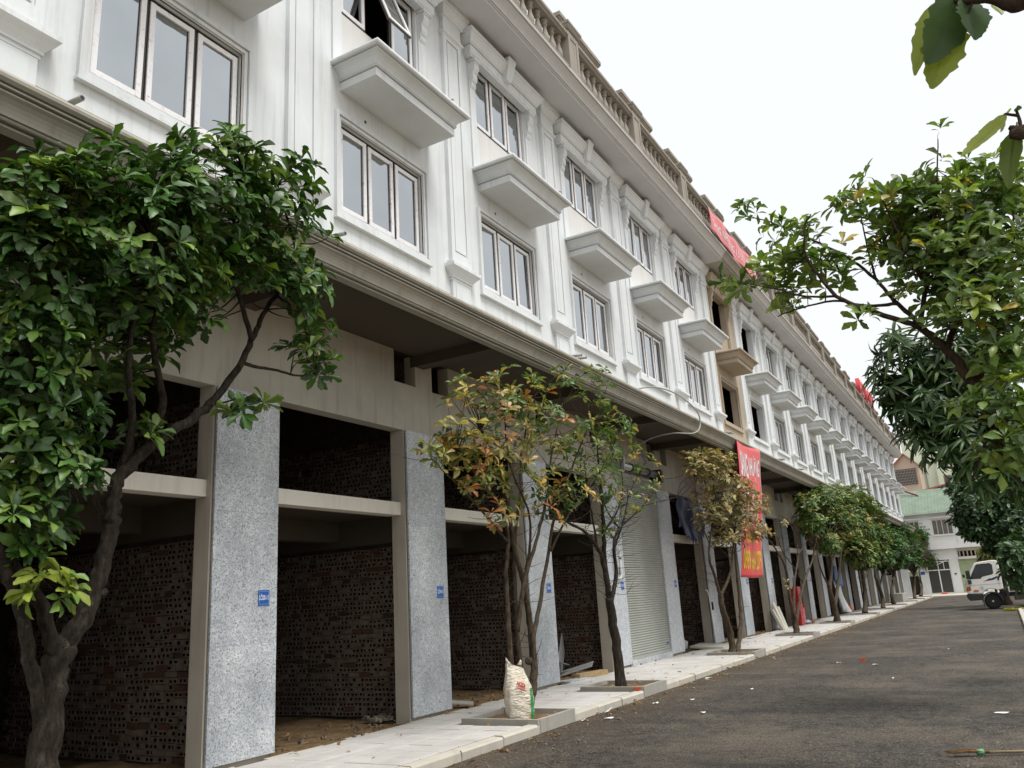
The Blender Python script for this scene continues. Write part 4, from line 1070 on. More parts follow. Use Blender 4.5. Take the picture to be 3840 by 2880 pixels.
# --- fine-leaved tree behind the truck
Y=58; tb=at(2172,1300,y=Y); base=(tb.x,Y,.0)
limbs=[([base,at(2169,1260,y=Y),at(2166,1200,y=Y),at(2160,1150,y=Y)],.30,.2),limb_y([(2163,1180),(2130,1130),(2095,1080)],Y,.15,.03),limb_y([(2163,1170),(2170,1100),(2160,1050)],Y,.15,.03),limb_y([(2163,1180),(2120,1160),(2095,1150)],Y,.1,.03)]
bl=blobs_y([(2085,1055,32,30,57),(2115,1095,46,42,56),(2090,1125,28,24,56.5),(2155,1070,50,50,57),(2180,1130,46,46,56),(2140,1150,36,30,56),(2105,1150,24,16,56),(2195,1080,40,60,57),(2180,1180,36,26,57)])
make_tree('fine_leaf_tree','dense dark tree with fine leaves standing behind the truck',base,limbs,bl,[(.028,.062,.018),(.04,.082,.026),(.022,.046,.014),(.055,.10,.035)],kind='small',leaf=.34,nper=8,dens=6.5,seed=14,bark='bark2',group='trees on the right pavement',twig_prob=.2,twig=.02,shell=.45)
# --- low leafy bush at the right edge
Y=17; base=(1.0,17.4,.09)
limbs=[([base,(.9,17.3,.8),at(2212,1255,y=Y),at(2200,1215,y=Y)],.05,.015),limb_y([(2205,1235),(2190,1195),(2185,1175)],Y,.02,.006)]
bl=blobs_y([(2192,1190,24,20,16.8),(2203,1228,22,22,17),(2183,1212,14,16,16.8),(2208,1180,24,26,17.2),(2195,1255,20,14,17)])
make_tree('young_tree','low leafy young tree at the right edge above the truck bed',base,limbs,bl,[(.03,.075,.018),(.05,.11,.03),(.075,.13,.05),(.025,.055,.016)],leaf=.17,nper=7,dens=24,seed=15,group='trees on the right pavement',shell=.1)
# --- pale shrub and reddish twig by the far building
Y=84; tb=at(2143,1235,y=Y); base=(tb.x,Y,.05)
make_tree('pale_shrub','pale yellowish shrub beyond the truck roof',base,[([base,at(2143,1215,y=Y),at(2141,1195,y=Y)],.1,.03)],blobs_y([(2140,1190,20,14,84),(2150,1205,16,14,84),(2128,1205,12,12,84)]),[(.22,.24,.08),(.30,.30,.12),(.15,.19,.06)],kind='small',leaf=.32,nper=8,dens=2.4,seed=16,group=None)

# --- overhanging twig close to the viewer, its trunk standing right of the frame
def big_leaf(name,base,tip,width,normal_hint,curl,tint,seed,parent,origin):
    rs=np.random.default_rng(seed); b=Vector(base);t=Vector(tip); d=t-b; L=d.length; d.normalize()
    n=Vector(normal_hint); s=d.cross(n).normalized(); n=s.cross(d).normalized()
    m=MB(); NX,NY=22,8; pr=lambda u: (math.sin(math.pi*min(1,u**.8*.97+.015)))**.75*(1-.15*u)
    rag=[1+rs.normal(0,.085) for _ in range(2*(NX+1))]
    for i in range(NX+1):
        u=i/NX
        for j in range(NY+1):
            v=j/NY*2-1; w=width*.5*max(.01,pr(u))*(rag[i] if v<0 else rag[NX+1+i] if True else 1)
            if abs(v)<.99: w=width*.5*max(.01,pr(u))*(1+(w/(width*.5*max(.01,pr(u)))-1)*abs(v)**3)
            ridge=.015*math.cos((u*11-abs(v)*2.3)*2*math.pi)*(1-abs(v)*.5)*min(1,abs(v)*4)
            z=abs(v)*w*.35*curl[0]+ridge*width*6*.16+ -curl[1]*L*(u**2)
            m.v.append(tuple(b+d*(L*u)+s*(v*w)+n*z-Vector(origin)))
    for i in range(NX):
        for j in range(NY):
            a=i*(NY+1)+j; m.f.append((a,a+NY+1,a+NY+2,a+1)); m.m.append(0); m.sm.append(True)
    n0=len(m.v); m.tube([b+d*(L*u)-n*(curl[1]*L*u*u)-Vector(origin)-n*.0012 for u in np.linspace(-.12,.97,14)],[.0022*(1-.8*q) for q in np.linspace(0,1,14)],5)
    me=m.mesh(name,MAT['leaf_thin']); a=me.attributes.new('tint','FLOAT_COLOR','POINT')
    c=np.ones((len(m.v),4),np.float32); c[:,:3]=tint; c[n0:,:3]=np.array(tint)*1.7; a.data.foreach_set('color',c.ravel())
    return add(name,me,parent)
Y=1.75; base=(1.15,1.5,.09)
t=thing('roadside_tree','tree whose ragged large leaves hang into the top right corner','tree',base,'trees on the right pavement'); B=Vector(base)
tm=MB()
def limbp(pts,r0,r1):
    pp=catmull([Vector(p)-B for p in pts],5); n=len(pp); tm.tube(pp,[r0+(r1-r0)*i/(n-1) for i in range(n)],8,0,.06)
e1=at(2212,2,y=Y); e2=at(2212,285,y=Y)
limbp([base,(1.14,1.52,1.2),(1.12,1.55,2.4),(1.05,1.6,3.1)],.10,.06)
limbp([(1.12,1.55,2.4),(1.0,1.62,e2.z+.1),(e2.x+.15,Y,e2.z+.02),e2,at(2195,280,y=Y),at(2180,275,y=Y)],.03,.004)
limbp([(1.05,1.6,3.0),(.9,1.65,e1.z),(e1.x+.12,Y,e1.z+.01),e1,at(2180,8,y=Y),at(2140,-4,y=Y),at(2080,2,y=Y),at(2045,0,y=Y)],.03,.0035)
limbp([(1.05,1.6,3.1),(.9,1.9,4.0),(.8,2.4,4.8)],.06,.02)
limbp([at(2205,285,y=Y),at(2203,262,y=Y),at(2196,240,y=Y)],.004,.0025); limbp([at(2200,250,y=Y),at(2185,248,y=Y),at(2170,246,y=Y)],.0035,.0025)
limbp([at(2100,5,y=Y),at(2095,20,y=Y),at(2088,35,y=Y)],.003,.002)
tm.build('trunk',MAT['bark2'],t)
vd=-FWD
def hint(a,b_,c): return RIGHT*a+UP*b_-FWD*c
DKL=(.075,.125,.050); YGL=(.22,.26,.03); MDL=(.12,.19,.04)
for i,(p0,p1,w,nh,cu,ti,dy) in enumerate([
  ((2064,0),(2006,136),.108,hint(.25,.1,1),(.5,.05),DKL,0.0),
  ((2060,42),(2014,187),.090,hint(-.35,.1,1),(.5,.06),YGL,.03),
  ((2026,3),(1970,154),.056,hint(-.9,.2,.75),(.7,.10),YGL,.02),
  ((2092,0),(2110,83),.085,hint(.2,.1,1),(.5,.05),DKL,.01),
  ((2076,32),(2064,70),.034,hint(.5,.1,.8),(.5,.05),MDL,.04),
  ((2172,247),(2086,352),.046,hint(-.8,.55,.5),(.6,-.16),YGL,0.0),
  ((2194,278),(2172,401),.046,hint(-.9,.1,.6),(.7,.12),(.10,.14,.03),.02),
  ((2196,240),(2200,228),.02,hint(0,.3,1),(.5,.05),DKL,0),
  ((2170,250),(2164,285),.02,hint(.7,.1,.6),(.5,.05),YGL,.05),
  ((2146,12),(2166,30),.03,hint(.2,.3,1),(.5,.05),YGL,.05)]):
    big_leaf('leaf',at(*p0,y=Y+dy),at(*p1,y=Y+dy-.01),w,nh,cu,ti,40+i,t,base)
# ------------------------------------------------------------------ planters round the street trees
for i,ty in enumerate(tree_ys):
    near={0:'the large leafy tree at left',1:'the rust-leaved tree, holding the white sack',2:'the sparse tree before the roller shutter',3:'the olive-brown tree',4:'the nearly leafless tree'}
    lab='square concrete border round '+near[i] if i in near else 'square concrete tree border, %s from the roller shutter along the kerb'%ordinal(i-1)
    p=thing('tree_planter',lab,'planter',(-6.76,ty,.11),'tree borders in the pavement')
    a,b_,h=.655,.60,.085
    for (x0,x1,y0,y1) in ((-a,a,-b_,-b_+.065),(-a,a,b_-.065,b_),(-a,-a+.065,-b_+.066,b_-.066),(a-.065,a,-b_+.066,b_-.066)):
        o=MB().box(x0,x1,y0,y1,-.10,h+random.uniform(-.006,.006)).build('border_slab',MAT['planter'],p); o.rotation_euler.z=random.uniform(-.008,.008)
    MB().box(-a+.06,a-.06,-b_+.06,b_-.06,-.10,.015).build('soil',MAT['soil'],p)

# ------------------------------------------------------------------ sack
def sack():
    t=thing('sack','dirty white woven sack with red print, standing in the tree border','sack',(-6.56,11.24,.125))
    m=MB(); NS,NZ=36,34; H=.80
    for j in range(NZ+1):
        u=j/NZ; z=H*u
        w=(.185+.035*math.sin(math.pi*min(1,u*1.25)))*(1-.62*max(0,u-.62)**1.1/.42**.1 if u>.62 else 1); dp=w*(.82 if u<.7 else .82-.55*(u-.7)/.3)
        for i in range(NS):
            a=2*math.pi*i/NS; c,s=math.cos(a),math.sin(a)
            r=(abs(c)**2.6+abs(s)**2.6)**(-1/2.6)
            fold=.007*math.sin(9*a+u*8)+.006*math.sin(30*u+3*math.sin(a*2))*(1.1-u)+.004*math.sin(17*a-u*21)
            lean=-.05*u*u
            m.v.append(((dp*r+fold)*s*.9, (w*r+fold)*c+lean, z*(1-.0)+ (.05*(-c)*max(0,u-.75)/.25) ))
    for j in range(NZ):
        for i in range(NS):
            i2=(i+1)%NS; m.f.append((j*NS+i,(j+1)*NS+i,(j+1)*NS+i2,j*NS+i2)); m.m.append(0); m.sm.append(True)
    m.f.append(tuple(NZ*NS+i for i in range(NS))); m.m.append(0); m.sm.append(True)
    mt,n,b=new_mat('woven_sack'); v=coords(n)
    a=noise(n,v,5,6,.65); c=mixc(n,ramp(n,a,[(.4,0),(.7,.8)]),(.66,.60,.50),(.36,.29,.19))
    sx=N(n,'ShaderNodeTexCoord'); sp=N(n,'ShaderNodeSeparateXYZ'); n.links.new(sx.outputs['Object'],sp.inputs[0])
    n.links.new(c,b.inputs['Base Color']); b.inputs['Roughness'].default_value=.6
    wv=N(n,'ShaderNodeTexNoise'); wv.inputs['Scale'].default_value=14; mp=coords(n,scale=(1,1,2.6)); n.links.new(mp,wv.inputs['Vector'])
    bump(n,b,wv.outputs['Fac'],.9,.03)
    body=m.build('body',mt,t)
    # gathered ears of the open mouth
    for s,hh in ((-1,.10),(1,.05)):
        e=MB(); e.tube([(0,s*.085-.05,.79),(0,s*.12-.06,.82+hh*.5),(0,s*.13-.065,.82+hh)],[.04,.02,.006],7,0,.25); e.build('ear',mt,t)
    # printed green strip and red mark, lying on the cloth of the street-facing corner
    def surf(yv,z):
        best=max((q for q in m.v if abs(q[2]-z)<.03 and abs(q[1]-yv)<.03),key=lambda q:q[0],default=None)
        return best[0]+.006 if best else .16
    gm=cloth('green_print',(.05,.33,.09),.5,.25,.2,30); g_=MB(); zs_=np.linspace(.03,.47,16)
    for z0,z1 in zip(zs_[:-1],zs_[1:]):
        g_.quad((surf(.105,z0),.105,z0),(surf(.165,z0)-.004,.165,z0),(surf(.165,z1)-.004,.165,z1),(surf(.105,z1),.105,z1))
    g_.build('green_strip',gm,body)
    return t,surf,body
sk,surf,sbody=sack()
rm=flat('red_print',(.55,.05,.03),.5,.3,var=.1)
tmx=text_mesh('NOZA',.085,rm,.0015,.62,.004); o=add('lettering',tmx,sbody,(surf(-.05,.53)+.012,-.06,.53)); o.rotation_euler=(FACE_X@Matrix.Rotation(R_(-24),3,'Z')).to_euler()
m=MB().box(0,.002,-.07,.07,-.008,.008); o=m.build('underline',rm,sbody,(surf(-.05,.46)+.012,-.05,.462)); o.rotation_euler.x=R_(-22)
sk.rotation_euler.z=R_(-28)

# ------------------------------------------------------------------ banners
def sheet_obj(name,fn,nu,nv,mat,parent,thick=.004):
    m=MB()
    m.v=[tuple(fn(i/nu,j/nv)) for j in range(nv+1) for i in range(nu+1)]
    for j in range(nv):
        for i in range(nu):
            a=j*(nu+1)+i; m.f.append((a,a+1,a+nu+2,a+nu+1)); m.m.append(0); m.sm.append(True)
    o=m.build(name,mat,parent); s=o.modifiers.new('thickness','SOLIDIFY'); s.thickness=thick; s.offset=0; return o
def on_sheet(txt,size,mat,fn,u0,v0,w,h,off,parent,wu,wv,bold=.01,name='lettering'):
    """lettering laid on a hanging sheet: local text box (w x h metres) centred at (u0,v0)"""
    me=text_mesh(txt,size,mat,.0,1.0,bold)
    co=[v.co.copy() for v in me.vertices]; x0=min(c.x for c in co);x1=max(c.x for c in co);y0=min(c.y for c in co);y1=max(c.y for c in co)
    for v,c in zip(me.vertices,co):
        u=u0+((c.x-x0)/(x1-x0)-.5)*w/wu; vv=v0+((c.y-y0)/(y1-y0)-.5)*h/wv
        p=Vector(fn(u,vv)); v.co=p+Vector((off,0,0))
    me.update(); return add(name,me,parent)
# vertical banner hanging over the canopy edge
t=thing('vertical_banner','tall red banner with white and yellow lettering hanging from the canopy','banner',(-6.55,25.6,6.4))
bw,bh=2.75,4.35
def fb(u,v):
    z=-bh+v*bh+.12; y_=u*bw+.02*math.sin(v*9)
    bul=.03*math.sin(u*5+v*3)+.02*math.sin(v*11+u*2)
    x_=.06-.42*(1-v)**1.1+bul
    if v>.955: k=(v-.955)/.045; x_=x_-.25*k*k; z=z-.10*k*0
    return (x_,y_,z-.03*math.sin(u*math.pi))
bs=sheet_obj('sheet',fb,24,48,MAT['banner'],t)
sheet_obj('white_edge',lambda u,v:(fb(u*.012+.99,v)[0]+.006,)+tuple(fb(u*.012+.99,v)[1:]),1,40,MAT['btext'],bs,.002)
on_sheet('SANG',.5,MAT['btext'],fb,.27,.81,1.05,.82,.012,bs,bw,bh,.012)
on_sheet('NHƯỢNG',.5,MAT['btext'],fb,.72,.81,1.20,.86,.012,bs,bw,bh,.012)
on_sheet('KI',.5,MAT['btext'],fb,.27,.525,.9,.85,.012,bs,bw,bh,.02); on_sheet('ỐT',.5,MAT['btext'],fb,.72,.525,1.05,.9,.012,bs,bw,bh,.02)
on_sheet('LIÊN HỆ',.5,MAT['ytext'],fb,.55,.285,1.5,.42,.012,bs,bw,bh,.012)
on_sheet('0989 664 2379',.5,MAT['ytext'],fb,.5,.125,2.45,.62,.012,bs,bw,bh,.010)
# horizontal banner on the balustrade
t=thing('roof_banner','long red banner with white lettering tied along the roof balustrade','banner',(-6.50,25.75,14.05))
def fr_(u,v): return (.03*math.sin(u*9)+.03*math.sin(v*3+u*20)+.02,u*6.1,-.44+.86*v-.05*math.sin(u*math.pi)*0-.03*math.sin(u*6.3*2)**2*v)
mp_=cloth('faded_red_vinyl',(.72,.17,.18),.4,.08); rs_=sheet_obj('sheet',fr_,48,8,mp_,t)
pw_=flat('pale_print',(.80,.66,.66),.4,.4,var=.03)
on_sheet('SANG NHƯỢNG 13 LÔ LIỀN KỀ',.5,pw_,fr_,.5,.5,5.6,.52,.012,rs_,6.1,.86,.008)
# red roof letters
rl=flat('red_letter_metal',(.62,.05,.06),.4,.5)
for i,ch in enumerate('HOTLINE'):
    yy=64.3+i*1.15
    t=thing('roof_letter','red standing roof letter, %s of the row above the far cornice'%ordinal(i+1),'letter',(-6.85,yy,15.06),'red letters on the roof')
    o=add('letter_body',text_mesh(ch,1.75,rl,.14,.75,.02),t,(0,0,.62)); o.rotation_euler=FACE_X.to_euler()
    MB().box(-.04,.04,-.3,-.24,-.35,.1).build('strut',MAT['steel'],t); MB().box(-.04,.04,.24,.3,-.35,.1).build('strut',MAT['steel'],t)

# ------------------------------------------------------------------ things on and in the shophouses
# white lamp tube ring on the pillar left of the shutter
t=thing('ring_lamp','white tube bent into a long loop on the pillar left of the roller shutter','lamp',(XG,19.66,2.66))
pts=[]
for i in range(40):
    a=2*math.pi*i/40; pts.append((.045,.20*math.cos(a)*(1 if abs(math.sin(a))<.9 else 1),.19*math.sin(a)+(.21 if math.sin(a)>=0 else -.21)))
pts.append(pts[0]); MB().tube(pts,.022,8).build('tube',MAT['pvc'],t)
MB().tube([(.045,.20,.08),(.045,.20,.13)],.027,8).build('clip',MAT['black'],t); MB().tube([(.04,.09,-.32),(.03,.11,-.12)],.012,6).build('cable',MAT['black'],t)
# dark blue tarpaulin in the mezzanine opening
t=thing('tarpaulin','torn dark blue tarpaulin hung in the mezzanine opening right of the shutter','tarpaulin',(-8.36,24.75,4.7))
ntm=cloth('navy_tarpaulin',(.035,.045,.11),.5,.3,.6,4); rr=np.random.default_rng(4).normal(0,.06,40)
def ft(u,v):
    top=.05-.10*u; bot=-.9-.45*math.sin(u*2.8)+rr[int(u*30)]
    return (.05*math.sin(u*14)+.04*math.sin(v*7+u*5)+.05*(1-v),u*2.2-.3*(1-v)*(1-u),bot+(top-bot)*v)
sheet_obj('sheet',ft,30,18,ntm,t)
# hose looping over the canopy
t=thing('hose','grey hose looping over the canopy edge above the shutter','hose',(-6.5,21.0,6.4)); o_=Vector((-6.5,21.0,6.4))
hp=[(-7.4,19.6,7.0),(-7.1,20.2,7.12),(-6.75,20.9,7.0),(-6.45,21.5,6.6),(-6.42,21.6,6.2),(-6.5,21.2,5.93),(-6.9,20.6,5.9),(-7.5,20.5,5.82),(-8.1,20.6,5.6),(-8.45,20.55,5.3)]
MB().tube(catmull([Vector(p)-o_ for p in hp],8),.02,7).build('tube',MAT['pipe'],t)
# white pipe standing by the pillar
t=thing('drain_pipe','white pipe standing against the pillar behind the olive-brown tree','pipe',(-8.38,27.0,.12))
MB().tube(catmull([(0,.12,0),(.0,.02,.8),(-.02,-.05,1.6),(-.04,-.22,1.75)],6),.022,7).build('tube',MAT['pvc'],t); MB().box(.0,.05,.08,.14,1.1,1.35).build('switch_box',MAT['black'],t)
# leaning boards
for i,(yy,tilt,mt,l) in enumerate(((35.3,.34,'kerb',1.15),(35.62,.30,'kerb',.95),(35.02,.42,'planter',.9))):
    lab=['tallest whitish board leaning on a pillar beside the nearly leafless tree','shorter whitish board leaning right of the tallest leaning board','grey board leaning left of the tallest leaning board'][i]
    o=MB().box(-.05,.05,-.16,.16,0,l).build('leaning_board',MAT[mt],None,(-8.02,yy,.12)); o.rotation_euler=(R_(-4),-tilt,0); bevel(o,.006); tag(o,lab,'board','boards leaning on the pillar')
# red wrapped cabinet
t=thing('red_cabinet','tall red plastic-wrapped cabinet standing behind the nearly leafless tree','cabinet',(-8.1,38.45,.12))
rp=cloth('red_plastic_wrap',(.42,.012,.018),.22,.2,.8,7); o=MB().loft_free(-.32,.30,-.2,.2,[(0,.0),(.01,.5),(-.005,1.1),(.0,1.62),(-.02,1.66)]).build('body',rp,t); bevel(o,.015)
o=MB().box(.14,.2,.31,.50,.10,.75).build('flap',cloth('pink_plastic',(.62,.16,.17),.35,.1,.5),t)
# bits by the cabinet
for nm,lab,c_,loc,sz in (('plastic_bag','pale blue plastic bag lying at the foot of the red cabinet',(.45,.52,.58),(-7.95,39.6,.13),(.16,.26,.10)),('clay_pot','broken orange clay pot lying right of the red cabinet',(.45,.17,.06),(-7.9,40.25,.13),(.13,.16,.13))):
    m=MB(); rs=np.random.default_rng(len(nm)); k=10
    for j in range(7):
        u=j/6; 
        for i in range(k):
            a=2*math.pi*i/k; r=math.sin(math.pi*(.12+u*.86))*(1+rs.normal(0,.16)); m.v.append((sz[0]*r*math.cos(a),sz[1]*r*math.sin(a),sz[2]*2*u*(1+rs.normal(0,.05))))
    for j in range(6):
        for i in range(k): m.f.append((j*k+i,j*k+(i+1)%k,(j+1)*k+(i+1)%k,(j+1)*k+i)); m.m.append(0); m.sm.append(nm!='clay_pot')
    m.f.append(tuple(6*k+i for i in range(k))); m.m.append(0); m.sm.append(False)
    tag(m.build(nm,cloth(nm+'_stuff',c_,.5,.2,.4,9),None,loc),lab,'bag' if 'bag' in nm else 'pot')
# blue and white sheets with orange tub
t=thing('white_sheet','white plastic sheet hanging down a pillar below a blue one','sheet',(-8.35,49.75,.2)); 
wsm=cloth('white_plastic',(.74,.74,.74),.35,.1,.6,6)
sheet_obj('sheet',lambda u,v:(.10+.12*math.sin(u*9+v*3)*(1-v)+.25*(1-v)**2,u*2.3-.4*v,.05+1.75*v+.1*math.sin(u*6)),20,14,wsm,t)
t=thing('blue_sheet','bright blue plastic sheet above the white one','sheet',(-8.3,49.3,1.9)); sheet_obj('sheet',lambda u,v:(.15+.05*math.sin(u*8),u*2.2,.0+.85*v-.35*u+.06*math.sin(u*9)),16,8,cloth('blue_plastic',(.02,.13,.45),.35,.1,.6,6),t)
t=thing('orange_tub','orange plastic tub at the foot of the white sheet','tub',(-8.1,51.9,.14))
m=MB(); m.lathe([(.30,.0),(.36,.10),(.42,.42),(.45,.43),(.45,.47),(.40,.46),(.33,.12),(.28,.05)],0,0,18); o=m.build('body',flat('orange_plastic',(.75,.12,.02),.35,.4),t); o.scale=(.6,.8,.75)
for s in (-1,1): MB().tube(catmull([(.06,s*.34,.30),(0,s*.40,.33),(-.06,s*.34,.30)],5),.018,6).build('handle',MAT['black'],t)
# low concrete block, timber and rubble
o=MB().loft_free(-1.6,1.6,-.45,.45,[(0,0),(0,.62),(-.02,.66)]).build('concrete_block',MAT['planter'],None,(-7.35,71.5,.12)); bevel(o,.02); tag(o,'low grey concrete block on the pavement between the dark green trees','block')
# ladder near the far end
t=thing('ladder','red folding ladder standing before the far shop with the green shutter','ladder',(-8.5,91.0,.10)); lm=flat('red_ladder_paint',(.50,.05,.05),.4,.5)
for s in (-.25,.25):
    MB().tube([(s*1.2,.0,0),(s*.8,.25,1.9)],.03,6).build('rail',lm,t); MB().tube([(s*1.2,.75,0),(s*.8,.27,1.9)],.025,6).build('stay',lm,t)
for i in range(6): z=.3+i*.29; MB().tube([(-.3+z*.05,z*.13,z),(.3-z*.05,z*.13,z)],.02,6).build('rung',lm,t)
# street tree behind the ladder
make_tree('round_tree','dark green tree behind the red ladder at the corner',(-9.3,92.5,.1),[([(-9.3,92.5,.1),(-9.3,92.5,1.5),(-9.0,92.4,2.6)],.16,.06)],blobs_y([(1950,1180,24,22,92.5),(1962,1205,22,18,92.5)]),DG,leaf=.2,nper=6,dens=6,seed=31,twig_prob=.3,twig=.02,group='street trees along the left kerb')

# scrap sheets in the bay left of the shutter
scr=flat('grey_scrap_sheet',(.36,.36,.35),.5,.4,.2)
for i,(loc,sz,rot,lab) in enumerate([((-9.6,18.55,.42),(.02,1.5,.55),(.5,.0,.35),'upright bent grey scrap sheet at the back of the scrap pile'),((-9.2,18.35,.20),(1.0,.6,.012),(.12,-.25,.3),'flat grey scrap sheet at the front of the scrap pile'),((-9.9,18.1,.5),(1.3,.5,.015),(-.2,.22,.1),'tilted grey scrap sheet on top of the scrap pile')]):
    m=MB(); sx,sy,sz_=sz
    m.box(-sx/2,sx/2,-sy/2,0,-sz_/2,sz_/2); m.box(-sx/2,sx/2,0.0005,sy/2,-sz_/2+.01,sz_/2+.01)
    o=m.build('scrap_sheet',scr,None,loc); o.rotation_euler=rot; tag(o,lab,'scrap','scrap sheets in the open shop')
t=tag(MB().box(-.55,.55,-.10,.10,-.05,.07).build('timber_baulk',flat('raw_timber',(.42,.30,.16),.8,.2,var=.2,scale=6),None,(-8.36,17.55,.17)),'short tan timber baulk on the pavement edge before the scrap pile','timber'); t.rotation_euler.z=R_(80)
t=tag(MB().box(-.42,.42,-.2,.2,0,.035).build('loose_slab',MAT['granite'],None,(-8.33,16.75,.125)),'loose grey stone slab beside the tan timber baulk','slab'); t.rotation_euler.z=R_(75)
t=tag(MB().box(-.24,.24,-.17,.17,0,.02).build('loose_tile',MAT['planter'],None,(-8.75,12.9,.16)),'loose pale tile lying on dirt behind the white sack','tile'); t.rotation_euler=(.05,.12,.6)
t=tag(MB().box(-.5,.5,-.75,.75,0,.06).build('concrete_slab',MAT['kerb'],None,(-8.2,26.0,.15)),'flat concrete slab across the threshold right of the shutter','slab'); t.rotation_euler=(.0,.06,.1)
o=MB().poly([(0,-.35,0),(.05,.3,.05),(.0,.42,.25),(-.05,.1,.28),(-.08,.02,.42),(-.1,-.15,.15)]); 
m=MB(); m.prism_x([(-.35,0),(.3,0),(.42,.2),(.12,.26),(.05,.42),(-.12,.40),(-.14,.2),(-.32,.22)],-.012,.012); tag(m.build('torn_cardboard',cloth('grey_cardboard',(.50,.48,.46),.8,.1,.3),None,(-8.9,25.45,.14)),'torn pale cardboard propped inside the shop right of the shutter','cardboard')
# stone chips at pillar foot
m=MB(); rs=np.random.default_rng(77)
def chunk(m,c,s,rs):
    n=len(m.v); pts=[(sx*s*rs.uniform(.5,1),sy*s*rs.uniform(.5,1),sz*s*rs.uniform(.4,.8)) for sx in (-1,1) for sy in (-1,1) for sz in (-1,1)]
    m.v+=[(c[0]+p[0],c[1]+p[1],c[2]+p[2]) for p in pts]
    for q in ((0,1,3,2),(4,6,7,5),(0,4,5,1),(2,3,7,6),(0,2,6,4),(1,5,7,3)): m.f.append(tuple(n+i for i in q)); m.m.append(0); m.sm.append(False)
for i in range(300):
    k=rs.integers(-1,9); yy=Y0+W*k+rs.uniform(.6,3.4); xx=-8.35-abs(rs.normal(0,.7)); chunk(m,(xx,yy,.125),rs.uniform(.008,.035),rs)
for i in range(60):
    chunk(m,(-9.05+rs.normal(0,.10),11.05+rs.normal(0,.12),.14+abs(rs.normal(0,.03))),rs.uniform(.02,.05),rs)
stuff(m.build('rubble',flat('rubble_chips',(.26,.22,.17),.9,.1,var=.4,scale=4))); 
# fallen leaves
fl=[];fc=[]; dry=[(.30,.17,.07),(.36,.22,.10),(.24,.11,.05),(.40,.28,.14),(.18,.12,.06)]
for i in range(950):
    r=rs.uniform()
    if r<.45: k=rs.integers(-1,9); p=np.array([-8.4-abs(rs.normal(0,.9)),Y0+W*k+rs.uniform(.5,3.5),.135])
    elif r<.57: ty=tree_ys[rs.integers(0,6)]; p=np.array([-6.76+rs.uniform(-.55,.55),ty+rs.uniform(-.5,.5),.15])
    elif r<.92: p=np.array([-6.07+abs(rs.normal(0,.22)),rs.uniform(7,48),.012])
    else: p=np.array([rs.uniform(-8.2,-6.3),rs.uniform(8,35),.145])
    a=rs.uniform(0,6.28); X=np.array([math.cos(a),math.sin(a),rs.normal(0,.2)]); X/=np.linalg.norm(X); Yv=np.cross([0,0,1],X)+np.array([0,0,rs.normal(0,.3)]); Yv/=np.linalg.norm(Yv); Z=np.cross(X,Yv)
    fl.append((p,X,Yv,Z,rs.uniform(.06,.14))); fc.append(dry[rs.integers(5)])
stuff(add('fallen_leaves',mesh_from_leaves('fallen_leaves',fl,fc,'obovate',MAT['leaf'])))
# gravel grit on the road
m=MB()
for i in range(3800):
    yy=6+abs(rs.normal(0,1))*14; xx=rs.uniform(-6.1,.2) if rs.uniform()<.6 else -6.1+abs(rs.normal(0,.5))
    chunk(m,(xx,yy,.008),rs.uniform(.003,.009)*(1.7 if rs.uniform()<.08 else 1),rs)
stuff(m.build('road_grit',flat('road_grit',(.30,.27,.23),.9,.2,var=.42,scale=9)))
# litter on the road
paper=flat('white_paper',(.78,.78,.76),.7,.2,var=.03)
LIT=[(-6.0,12.25,.16,'long white paper scrap against the kerb by the sack border'),(-5.95,13.02,.14,'folded white paper scrap upright at the kerb'),(-5.7,12.5,.17,'longest white paper strip on asphalt near the sack border'),(-5.58,14.23,.12,'white paper scrap on asphalt before the sparse tree'),
 (-4.42,13.17,.11,'lone white paper scrap on asphalt in the lower middle'),(-5.09,14.7,.08,'tiny white paper scrap in the lower middle'),(-.37,13.54,.17,'largest white paper scrap at right above the broom'),(-3.75,21.46,.12,'white paper scrap left of the orange brick bit'),(-2.87,20.9,.14,'white paper scrap right of the orange brick bit'),(-4.45,16.26,.06,'tiny white scrap in the centre of the road'),(-5.91,18.29,.16,'white paper scrap near the kerb before the roller shutter'),(-2.2,18.0,.05,'small white scrap right of the road centre'),(-1.6,24.9,.07,'white scrap in the distance on the right half of the road')]
for i,(lx,ly,s,lab) in enumerate(LIT):
    m=MB(); r=np.random.default_rng(200+i); k=9; ring=[(s*.5*math.cos(a)*(r.uniform(.7,1.2)),s*.28*math.sin(a)*r.uniform(.6,1.3),.004+abs(r.normal(0,.012))) for a in np.linspace(0,6.28,k,endpoint=False)]
    m.v=[(0,0,.022)]+ring
    if i==1: m.v=[(x_,y_*.6,z_+max(0,x_+.05)*.6) for x_,y_,z_ in m.v]
    for j in range(k): m.f.append((0,1+j,1+(j+1)%k)); m.m.append(0); m.sm.append(False)
    o=m.build('paper_scrap',paper,None,(lx,ly,.004)); o.rotation_euler.z=r.uniform(-.5,.9); sm_=o.modifiers.new('thickness','SOLIDIFY'); sm_.thickness=.002
    tag(o,lab,'paper','paper litter on the road')
m=MB(); chunk(m,(0,0,0.02),.07,np.random.default_rng(3)); o=m.build('brick_bit',MAT['orangeb'] if 'orangeb' in MAT else flat('orange_brick',(.55,.13,.06),.8,.2),None,(-3.26,21.8,.02)); tag(o,'broken orange brick bit in the middle of the road','brick')
m=MB(); chunk(m,(0,0,0.02),.06,np.random.default_rng(5)); o=m.build('brick_bit',flat('red_brick_bit',(.42,.09,.05),.8,.2),None,(-6.22,15.0,.14)); tag(o,'red brick bit on the kerb before the sparse tree','brick')
